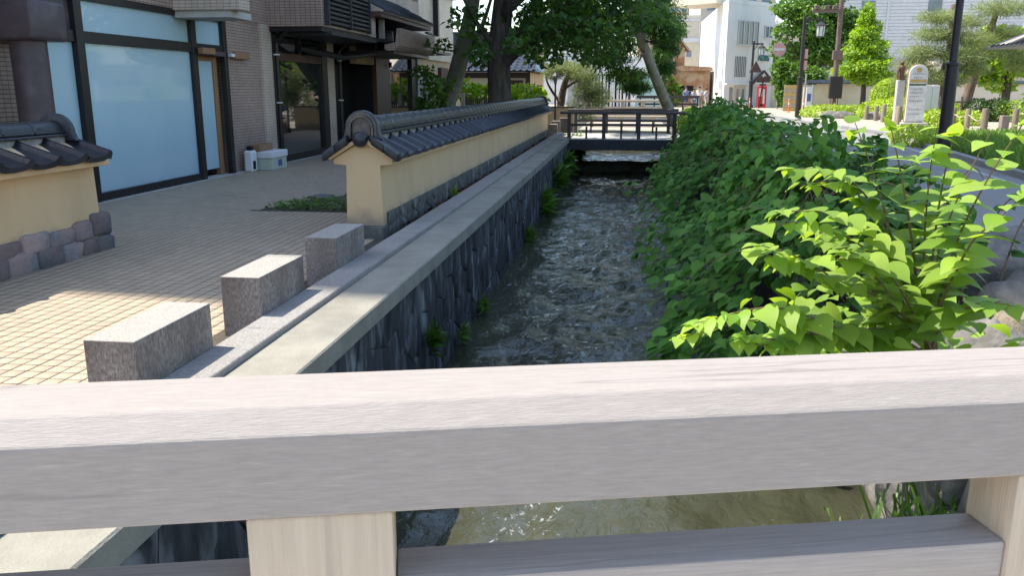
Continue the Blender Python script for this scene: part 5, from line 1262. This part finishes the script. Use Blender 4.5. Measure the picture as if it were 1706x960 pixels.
pine('pine_tree', 'spreading pine with props behind the near lamp post', [(15.2, 44, 0), (15.25, 44, 1.2), (15.15, 44, 2.2), (15.3, 44, 3.6), (15.2, 44, 5.5)], [.3, .26, .22, .18, .1],
     [((14.0, 43.6, 3.3), (1.2, .9, .32)), ((13.6, 43.6, 2.7), (.9, .8, .28)), ((14.3, 43.4, 2.2), (1.0, .8, .28)), ((15.6, 43.3, 3.0), (1.1, .8, .3)), ((14.6, 43.6, 4.1), (1.3, .9, .32)), ((16.2, 43.6, 2.5), (.9, .8, .28)), ((15.9, 43.6, 3.9), (1.2, .9, .3)), ((14.6, 43.8, 4.9), (1.1, .9, .3)), ((13.2, 43.7, 2.05), (.6, .6, .22)), ((15.4, 43.4, 2.0), (.7, .6, .22))], 7500,
     [([(15.2, 44, 2.2), (14.3, 43.7, 2.5), (13.4, 43.6, 2.6)], .07), ([(15.25, 44, 3), (14.4, 43.6, 3.2), (13.6, 43.6, 3.3)], .07), ([(15.2, 44, 2.4), (15.8, 43.6, 2.5), (16.4, 43.6, 2.4)], .06)])
pine('pine_tree', 'leaning pine trunk left of the shrine-like roof', [(16.9, 46, 0), (17.1, 46, 1.4), (17.35, 46, 2.8), (17.7, 46, 4.2), (18, 46, 5.6)], [.27, .24, .21, .18, .12],
     [((18.3, 45.6, 4.3), (1.2, .9, .3)), ((17.0, 45.6, 3.5), (.9, .8, .25)), ((18.6, 45.6, 3.3), (1.1, .8, .3)), ((18, 45.4, 5.4), (1.5, 1, .35)), ((16.5, 45.6, 4.8), (1.0, .8, .28)), ((19.2, 45.6, 2.7), (.8, .7, .3))], 4200,
     [([(17.4, 46, 3.0), (16.8, 45.7, 3.3), (16.4, 45.6, 3.4)], .06), ([(17.6, 46, 3.8), (18.4, 45.7, 4.1), (19, 45.6, 4.1)], .06)])
tree('broadleaf_park_tree', 'bright broadleaf tree behind the leaning pine at right', [(20.5, 50, 0), (20.5, 50, 2), (20.4, 50, 4)], [.25, .2, .12], [([(20.5, 50, 2), (19.7, 49.8, 3), (19.3, 49.8, 3.6)], .07)],
     scatter_blobs((20.2, 50, 3.4), (1.9, 1.6, 1.8), 24, .75), 8000, .24, 'bark_dark', 'leaf_bright')
# tree props
pr_ = empty('tree_prop', (15.3, 43.2, 0), 'small timber prop frame around the spreading pine trunk', 'tree support')
for x in (14.75, 15.85): MB().tube([(x, 43.1, 0), (x + (15.3 - x) * .1, 43.2, 1.25)], .05, 8).build('leg', 'log', pr_, smooth=True)
MB().tube([(14.6, 43.12, 1.0), (16.0, 43.12, 1.0)], .05, 8).build('crossbar', 'log', pr_, smooth=True)
# grey siding building
gs = empty('siding_building', (25, 86, 0), 'pale grey building with horizontal siding behind the park', 'building')
B('wall', 'greyside', gs, 18.5, 36, 86, 96, 0, 12)
for k in range(24): B('siding_board', 'greyside', gs, 18.45, 36, 85.93, 85.99, 4.6 + k * .30, 4.6 + k * .30 + .26)
B('corner_trim', 'winframe', gs, 23.9, 24.1, 85.85, 85.929, 4.6, 11.8); B('lower_wall', 'concrete', gs, 18.5, 36, 85.9, 85.995, 0, 4.4)
for x in (21.6, 27.5): wn = B('window', 'winglass', gs, x, x + 1.2, 85.88, 85.92, 8.6, 9.6); B('frame', 'winframe', wn, x - .08, x + 1.28, 85.86, 85.925, 8.45, 8.58)
house('cream_annex', 'cream low annex with brown posts behind the park wall at right', 24, 34, 72, 80, 3.4, 'cream', [(25.5, 26.1, 1.6, 3.0), (28, 28.6, 1.6, 3.0)])
house('mid_far_block', 'pale wall building behind the large round tree', 12.5, 20, 88, 98, 6.5, 'cream', [(14, 15.2, 3.4, 4.6), (16.4, 17.6, 3.4, 4.6)])
# shrine-like pavilion at the right edge
pv = empty('tiled_pavilion', (13.8, 30.5, 0), 'tiled timber pavilion roof cut by the right edge', 'pavilion')
for (x, y) in ((12.9, 29.6), (15.6, 29.6), (12.9, 32.2), (15.6, 32.2)): B('pillar', 'rail_dk', pv, x - .09, x + .09, y - .09, y + .09, 0.1, 2.45, .01)
B('beam', 'rail_dk', pv, 12.6, 15.9, 29.48, 29.72, 2.3, 2.5); B('beam', 'rail_dk', pv, 12.78, 13.02, 29.3, 32.5, 2.5, 2.68); B('lattice_panel', 'wood_pale', pv, 13.05, 15.5, 29.58, 29.62, 1.95, 2.3)
prf = MB().add([(11.7, 28.5, 2.72), (16.8, 28.5, 2.72), (16.8, 33.3, 2.72), (11.7, 33.3, 2.72), (13.6, 30.9, 3.7), (14.9, 30.9, 3.7), (11.7, 28.5, 2.64), (16.8, 28.5, 2.64), (16.8, 33.3, 2.64), (11.7, 33.3, 2.64)],
     [(0, 1, 5, 4), (1, 2, 5), (2, 3, 4, 5), (3, 0, 4), (6, 7, 1, 0), (7, 8, 2, 1), (8, 9, 3, 2), (9, 6, 0, 3), (9, 8, 7, 6)]).build('roof', 'ridge', pv)
for k in range(16): MB().tube([(11.85 + k * .31, 28.48, 2.74), (11.85 + k * .31 + (14.2 - 11.85 - k * .31) * .72, 30.2, 3.42)], .04, 6).build('roll_tile', 'rooftile', prf)
for k in range(12): MB().tube([(11.68, 28.7 + k * .38, 2.74), (13.0, 28.7 + k * .38 + (30.9 - 28.7 - k * .38) * .68, 3.38)], .04, 6).build('roll_tile', 'rooftile', prf)
B('finial', 'fascia', prf, 13.5, 15.0, 30.75, 31.05, 3.68, 4.0, .03)

pv.location = (pv.location.x + 1.1, pv.location.y, pv.location.z + .34)
# log bollards
lg = MB().lathe((0, 0), [(.10, -.05), (.10, .80), (.088, .84), (.0, .845)], 12).mesh('log_bollard', smooth=True); lg.materials.append(M['log'])
BL = [(11.85, 44.4, .82, 'first log bollard from the tall road-bend lamp'), (11.9, 42.9, .85, 'second log bollard from the tall road-bend lamp'), (11.75, 41.2, .95, 'third log bollard from the tall road-bend lamp'), (12.0, 40.0, .9, 'fourth log bollard from the tall road-bend lamp'), (11.55, 38.3, .92, 'log bollard just left of the bus stop sign'),
      (13.2, 36.8, .88, 'log bollard right behind the near lamp post'), (13.2, 35.3, .9, 'log bollard second to the right of the near lamp post'), (12.5, 31.9, 1.0, 'largest log bollard at the right park entrance'), (14.6, 34.5, .92, 'log bollard left of the short dark post'), (14.9, 32.6, 1.0, 'rightmost log bollard near the edge of the photo')]
for (x, y, k, lab) in BL:
    o = bpy.data.objects.new('log_bollard', lg); C.objects.link(o); o.location = (x, y, .10); o.scale = (1.05 * (k + .1), 1.05 * (k + .1), k); tag(o, lab, 'bollard', 'log bollards along the park edge')
tag(B('low_stone_post', 'granite_side', None, 12.7, 12.95, 31.0, 31.25, .09, .72, .015), 'short dark square post beside the largest log bollard', 'stone post')
tag(B('low_stone_post', 'granite_side', None, 14.3, 14.58, 32.4, 32.7, .09, .62, .015), 'short dark square post left of the rightmost log bollard', 'stone post')
rp_ = MB().tube(catmull([(13.2, 36.8, .62), (13.2, 36.0, .5), (13.2, 35.3, .62), (12.9, 33.6, .45), (12.5, 31.9, .62)], 6), .02, 6).build('rope', 'wood_pale', None, smooth=True); tag(rp_, 'slack rope strung between the log bollards', 'rope')
for k, (x, y) in enumerate([(11.2, 46.2), (10.7, 46.6), (12.3, 44.6)]):
    o = obj('edging_stone', boulder_mesh('edging_stone', .5, 40 + k, (1.2, .7, .7)), 'boulder'); o.location = (x, y, .15); tag(o, ['brown edging rock at the left end of the bollard row', 'leftmost brown edging rock under the bright hedge', 'edging rock behind the first log bollard'][k], 'rock', 'edging rocks')

# street lamps
def lantern_lamp(name, label, x, y, H_, arm, z0=.11):
    e = empty(name, (x, y, z0), label, 'street lamp', 'lantern street lamps')
    MB().lathe((x, y), [(.155, z0), (.15, 2.15), (.17, 2.16), (.17, 2.22), (.1, 2.26), (.085, H_)], 4 if False else 14).build('post', 'metal_dk', e, smooth=True)
    MB().box(min(x, x + arm), max(x, x + arm), y - .04, y + .04, H_ - .25, H_ - .15).build('arm', 'metal_dk', e)
    MB().tube([(x, y, H_ - .75), (x + arm * .5, y, H_ - .2)], .025, 6).build('brace', 'metal_dk', e)
    xa = x + arm * .85
    MB().lathe((xa, y), [(.30, H_ - .52), (.28, H_ - .47), (.06, H_ - .3), (.05, H_ - .22)], 6).build('lamp_cap', 'metal_dk', e)
    ln_ = MB().lathe((xa, y), [(.19, H_ - 1.05), (.22, H_ - .53)], 6).build('lantern', 'lampglass', e)
    MB().lathe((xa, y), [(.205, H_ - 1.09), (.205, H_ - 1.05)], 6).build('lantern_base', 'metal_dk', ln_)
    for k in range(6):
        a = 2 * math.pi * k / 6; MB().tube([(xa + .2 * math.cos(a), y + .2 * math.sin(a), H_ - 1.06), (xa + .23 * math.cos(a), y + .23 * math.sin(a), H_ - .52)], .018, 4).build('lantern_bar', 'metal_dk', ln_)
    return e
lantern_lamp('street_lamp', 'nearest dark lamp post rising out of the top right of the frame', 7.95, 22.6, 5.6, .95)
l2 = lantern_lamp('street_lamp', 'dark lantern lamp standing at the road bend', 9.37, 48.6, 5.4, 1.0)
for z in (2.9, 3.5): B('sign_plate', 'signred', l2, 9.5, 9.66, 48.55, 48.62, z - .3, z + .2, .01)
l3 = lantern_lamp('street_lamp', 'far lantern lamp in front of the white building', 9.7, 75.4 - 6, 5.2, .75)
ts = MB().prism([(9.45, 2.85), (10.45, 2.85), (9.95, 3.75)], 69.2, 69.26, 'y').build('triangle_sign', 'signbrown', l3, bevel=.02)
# utility pole with boxes
up = empty('utility_pole', (13.35, 58, 0), 'brown utility pole with grey boxes beside the conical tree', 'utility pole')
MB().lathe((13.35, 58), [(.17, 0), (.16, 3), (.13, 9)], 12).build('pole', 'poleb', up, smooth=True)
B('switch_box', 'metal_dk', up, 12.95, 13.75, 57.5, 57.83, 1.0, 2.4, .03); B('small_box', 'poleb', up, 13.0, 13.6, 57.55, 57.83, 3.4, 4.0, .02); B('cross_arm', 'poleb', up, 11.6, 13.4, 57.8, 57.9, 6.3, 6.5)
for x in (11.7, 12.3, 12.8): B('insulator', 'poleb', up, x, x + .3, 57.7, 57.98, 6.51, 6.75, .02)
for x in (13.1, 13.35, 13.55): MB().tube([(x, 57.75, 1.0), (x + .03, 57.78, .1)], .025, 5).build('cable', 'metal_dk', up)
tag(MB().tube([(11.9, 60, 0), (11.95, 60, 2.6)], .06, 8).build('steel_post', 'shutter', None, smooth=True), 'plain grey steel post left of the utility pole', 'post')

# bus stop sign
bs = empty('bus_stop_sign', (11.75, 37, .11), 'white rounded-top bus stop sign with ochre band', 'sign')
def arch2(x0, x1, z0, z1, t=14):
    r = (x1 - x0) / 2; return [(x0, z0), (x1, z0)] + [(x0 + r + r * math.cos(math.pi * i / t), z1 - r + r * math.sin(math.pi * i / t)) for i in range(t + 1)]
MB().prism(arch2(11.40, 12.12, .30, 2.56), 36.97, 37.07, 'y').build('board', 'signwhite', bs, bevel=.01)
MB().prism(arch2(11.37, 12.15, .26, 2.60), 37.071, 37.11, 'y').build('rim', 'signgold', bs); B('base', 'concrete', bs, 11.3, 12.25, 36.8, 37.3, .10, .26, .02)
MB().tube([(11.76, 36.969, 2.36), (11.76, 36.955, 2.36)], .10, 16).build('emblem', 'signgold', bs); B('ochre_band', 'signgold', bs, 11.44, 12.08, 36.955, 36.969, 1.86, 1.98)
B('green_strip', 'hedge_dk', bs, 11.44, 12.08, 36.96, 36.969, 1.74, 1.80)
for z, a, b_ in ((2.2, 11.52, 12.0), (2.06, 11.58, 11.94), (1.6, 11.5, 11.9), (1.45, 11.5, 12.0), (1.3, 11.5, 11.8), (1.12, 11.5, 11.95), (.78, 11.5, 12.0), (.6, 11.5, 11.9)):
    x = a
    while x < b_: B('print_mark', 'print', bs, x, x + .05, 36.962, 36.969, z - .03, z + .03); x += .075
nb_ = empty('notice_board', (12.95, 39, .1), 'grey two-leaf notice board behind the bus stop sign', 'notice board')
for x in (12.72, 13.02): B('panel', 'greyside', nb_, x, x + .28, 38.95, 39.03, .62, 1.75, .01); B('leg', 'shutter', nb_, x + .08, x + .16, 38.97, 39.01, .1, .62)
# bronze figure on a stone pillar
sg = empty('statue', (12.6, 42, .1), 'small bronze figure on a pale stone pillar', 'statue')
B('pillar', 'concrete', sg, 12.42, 12.76, 41.85, 42.15, .1, 2.0, .02)
MB().lathe((12.59, 42), [(.16, 2.0), (.17, 2.1), (.12, 2.3), (.15, 2.48), (.13, 2.6), (.055, 2.66), (.05, 2.68)], 12).build('robe', 'bronze', sg, smooth=True); MB().ball((12.59, 42, 2.76), .095).build('head', 'bronze', sg, smooth=True)
MB().tube([(12.47, 41.95, 2.55), (12.38, 41.85, 2.4), (12.36, 41.8, 2.1)], .04, 6).build('arm', 'bronze', sg, smooth=True)

# small street things in the distance
ne = empty('no_entry_sign', (11.35, 67.6, 0), 'round red sign on a post right of the white building', 'sign')
MB().tube([(11.5, 67.8, 0), (11.5, 67.8, 5.0)], .06, 8).build('post', 'shutter', ne); dk_ = MB().tube([(11.35, 67.7, 4.5), (11.35, 67.66, 4.5)], .5, 24).build('disc', 'signred', ne); B('bar', 'signwhite', dk_, 10.97, 11.73, 67.64, 67.658, 4.42, 4.58)
gsn = empty('guide_sign', (10.7, 70.5, 0), 'brown finger guide sign on a leaning pole before the white building', 'sign')
MB().tube([(10.55, 70.5, 0), (10.8, 70.5, 2.5)], .06, 8).build('post', 'metal_dk', gsn); B('plate', 'signbrown', gsn, 10.25, 10.72, 70.4, 70.46, 2.1, 2.6, .01); B('plate', 'signbrown', gsn, 10.8, 11.35, 70.4, 70.46, 2.1, 2.6, .01); B('plate', 'signbrown', gsn, 10.5, 11.0, 70.4, 70.46, 1.85, 2.0, .01)
vm = empty('vending_machine', (11.3, 74, 0), 'red vending machine by the white building entrance', 'vending machine')
B('cabinet', 'red', vm, 10.95, 11.65, 74.0, 74.7, 0, 1.85, .03); B('display', 'signwhite', vm, 11.02, 11.3, 73.97, 73.998, 1.0, 1.7); B('logo_stripe', 'signwhite', vm, 11.36, 11.5, 73.97, 73.998, .4, 1.6); B('tray', 'black', vm, 11.05, 11.35, 73.97, 73.998, .2, .4)
wp = empty('wooden_panel', (11.6, 61, 0), 'tan wooden board fence panel left of the park wall pier', 'fence panel')
for k in range(7): B('plank', 'wood_pale' if k % 2 else 'signgold', wp, 10.75, 12.0, 61, 61.06, .12 + k * .25, .36 + k * .25, .006)
for x in (10.8, 11.9): B('post', 'wood_pale', wp, x, x + .08, 61.06, 61.14, 0, 1.9)
fg = empty('banner_flag', (12.0, 59, 0), 'narrow white and blue banner beside the wooden panel', 'banner')
MB().tube([(12.2, 59, 0), (12.2, 59, 1.9)], .02, 6).build('pole', 'winframe', fg); B('cloth', 'signwhite', fg, 11.85, 12.19, 58.99, 59.01, .35, 1.75); B('print_patch', 'blue', fg, 11.9, 12.14, 58.98, 58.989, .8, 1.3)
for k, (x, y, lab) in enumerate([(10.5, 57.5, 'orange slim bollard left of the banner'), (11.4, 57.5, 'orange slim bollard right by the banner foot'), (9.2, 66, 'orange slim bollard before the vending machine')]):
    e = empty('delineator_post', (x, y, .1), lab, 'bollard', 'orange slim bollards')
    MB().lathe((x, y), [(.14, .1), (.14, .14), (.045, .16), (.045, .95), (.03, .98)], 10).build('post', 'orange', e, smooth=True); MB().lathe((x, y), [(.048, .6), (.048, .75)], 10).build('band', 'signwhite', e)
cn = empty('traffic_cone', (4.0, 46, 0), 'orange traffic cone beyond the thicket at the roadside', 'traffic cone')
MB().lathe((4.0, 46), [(.17, .03), (.03, .72)], 14).build('cone', 'orange', cn, smooth=True); B('base', 'orange', cn, 3.8, 4.2, 45.8, 46.2, 0, .03); MB().lathe((4.0, 46), [(.125, .28), (.095, .43)], 14).build('band', 'signwhite', cn)
mp_ = empty('parked_motorcycle', (9.5, 71, 0), 'small dark scooter standing before the white building', 'scooter')
MB().prism([(9.0, .35), (9.9, .3), (10.05, .55), (9.7, .62), (9.45, .55), (9.2, .95), (9.05, .95)], 70.9, 71.1, 'y').build('body', 'sh_white', mp_, bevel=.04)
for x in (9.1, 9.95): MB().tube([(x, 70.95, .22), (x, 71.05, .22)], .22, 14).build('wheel', 'black', mp_)
MB().box(9.45, 9.95, 70.88, 71.12, .62, .7).build('seat', 'black', mp_, bevel=.02); MB().tube([(9.12, 70.75, 1.0), (9.12, 71.25, 1.0)], .02, 6).build('handlebar', 'black', mp_)

# ------------------------------------------------------------ people
def person(loc, h, label, shirt, trousers, rz, pose, shorts=False):
    e = empty('person', loc, label, 'person', rz=rz)
    k = h / 1.72
    J = {'pel': (0, 0, .93), 'wai': (0, 0, 1.08), 'che': (0, .0, 1.30), 'nec': (0, -.01, 1.46), 'hd0': (0, -.02, 1.55), 'hd1': (0, -.025, 1.62),
         'hl': (.095, 0, .88), 'hr': (-.095, 0, .88), 'kl': (.10 + pose[0], -.02, .49), 'kr': (-.10 - pose[0], -.02 - pose[1], .49), 'al': (.11 + pose[0] * 1.6, .03, .08), 'ar': (-.11 - pose[0] * 1.6, .05, .08), 'tl': (.12 + pose[0] * 1.6, -.14, .035), 'tr': (-.12 - pose[0] * 1.6, -.12, .035),
         'sl': (.185, 0, 1.40), 'sr': (-.185, 0, 1.40), 'el': (.24, .02, 1.14), 'er': (-.24, .02, 1.14), 'wl': (.24 + pose[2], -.05 - abs(pose[2]), .92 + abs(pose[2]) * 1.2), 'wr': (-.24 + pose[3], -.06 - abs(pose[3]), .92 + abs(pose[3]) * 1.4)}
    Rr = {'pel': (.15, .11), 'wai': (.135, .10), 'che': (.165, .115), 'nec': (.055, .055), 'hd0': (.075, .085), 'hd1': (.08, .095), 'hl': (.09, .095), 'hr': (.09, .095), 'kl': (.06, .062), 'kr': (.06, .062), 'al': (.04, .042), 'ar': (.04, .042), 'tl': (.04, .03), 'tr': (.04, .03),
          'sl': (.065, .065), 'sr': (.065, .065), 'el': (.045, .045), 'er': (.045, .045), 'wl': (.032, .03), 'wr': (.032, .03)}
    E_ = [('pel', 'wai'), ('wai', 'che'), ('che', 'nec'), ('nec', 'hd0'), ('hd0', 'hd1'), ('pel', 'hl'), ('hl', 'kl'), ('kl', 'al'), ('al', 'tl'), ('pel', 'hr'), ('hr', 'kr'), ('kr', 'ar'), ('ar', 'tr'), ('che', 'sl'), ('sl', 'el'), ('el', 'wl'), ('che', 'sr'), ('sr', 'er'), ('er', 'wr')]
    def skin_mesh(name, keys, edges, root, grow, m, parent):
        me = bpy.data.meshes.new(name); me.from_pydata([tuple(c * k for c in J[a]) for a in keys], [(keys.index(a), keys.index(b_)) for a, b_ in edges], [])
        o = bpy.data.objects.new(name, me); C.objects.link(o); md = o.modifiers.new('skin', 'SKIN'); md.use_smooth_shade = True
        for i, a in enumerate(keys):
            sv = me.skin_vertices[0].data[i]; sv.radius = (Rr[a][0] * k * grow, Rr[a][1] * k * grow); sv.use_root = a == root
        o.modifiers.new('sub', 'SUBSURF').levels = 1
        dg_ = bpy.context.evaluated_depsgraph_get(); m2 = bpy.data.meshes.new_from_object(o.evaluated_get(dg_)); bpy.data.objects.remove(o)
        m2.materials.clear(); return obj(name, m2, m, parent, True)
    body = skin_mesh('body', list(J), E_, 'pel', 1.0, 'skin', e)
    skin_mesh('shirt', ['pel', 'wai', 'che', 'sl', 'sr', 'el', 'er'], [('pel', 'wai'), ('wai', 'che'), ('che', 'sl'), ('sl', 'el'), ('che', 'sr'), ('sr', 'er')], 'che', 1.14, shirt, e)
    if shorts: skin_mesh('shorts', ['pel', 'hl', 'hr', 'kl', 'kr'], [('pel', 'hl'), ('hl', 'kl'), ('pel', 'hr'), ('hr', 'kr')], 'pel', 1.12, trousers, e)
    else: skin_mesh('trousers', ['pel', 'hl', 'hr', 'kl', 'kr', 'al', 'ar'], [('pel', 'hl'), ('hl', 'kl'), ('kl', 'al'), ('pel', 'hr'), ('hr', 'kr'), ('kr', 'ar')], 'pel', 1.15, trousers, e)
    MB().ball((0, .012 * k, 1.665 * k), .105 * k, 12, 8, (.92, 1.0, .85)).build('hair', 'hair', e, smooth=True, local=True, ang=180)
    for s_ in (1, -1): MB().ball((s_ * .035 * k, -.115 * k, 1.60 * k), .012 * k, 6, 5).build('eye', 'hair', body, local=True)
    MB().ball((0, -.125 * k, 1.575 * k), .016 * k, 6, 5).build('nose', 'skin', body, local=True)
    return e
person((4.92, 72.0, .0), 1.76, 'standing person in blue shirt and navy shorts by the far street', 'sh_blue', 'tr_navy', .3, (.02, .02, 0, .05), True)
person((5.45, 70.6, .0), 1.62, 'person in pale grey shirt second from the left in the far group', 'sh_grey', 'tr_grey', -.2, (.01, .05, -.05, .08))
person((5.75, 69.2, .0), 1.78, 'tallest person in white shirt and grey trousers in the far group', 'sh_white', 'tr_grey', -.5, (.02, .1, -.1, .02))
person((6.4, 70.4, .0), 1.66, 'person in white shirt and cream trousers at the right of the group', 'sh_white', 'tr_cream', .8, (.03, .12, -.06, .1))
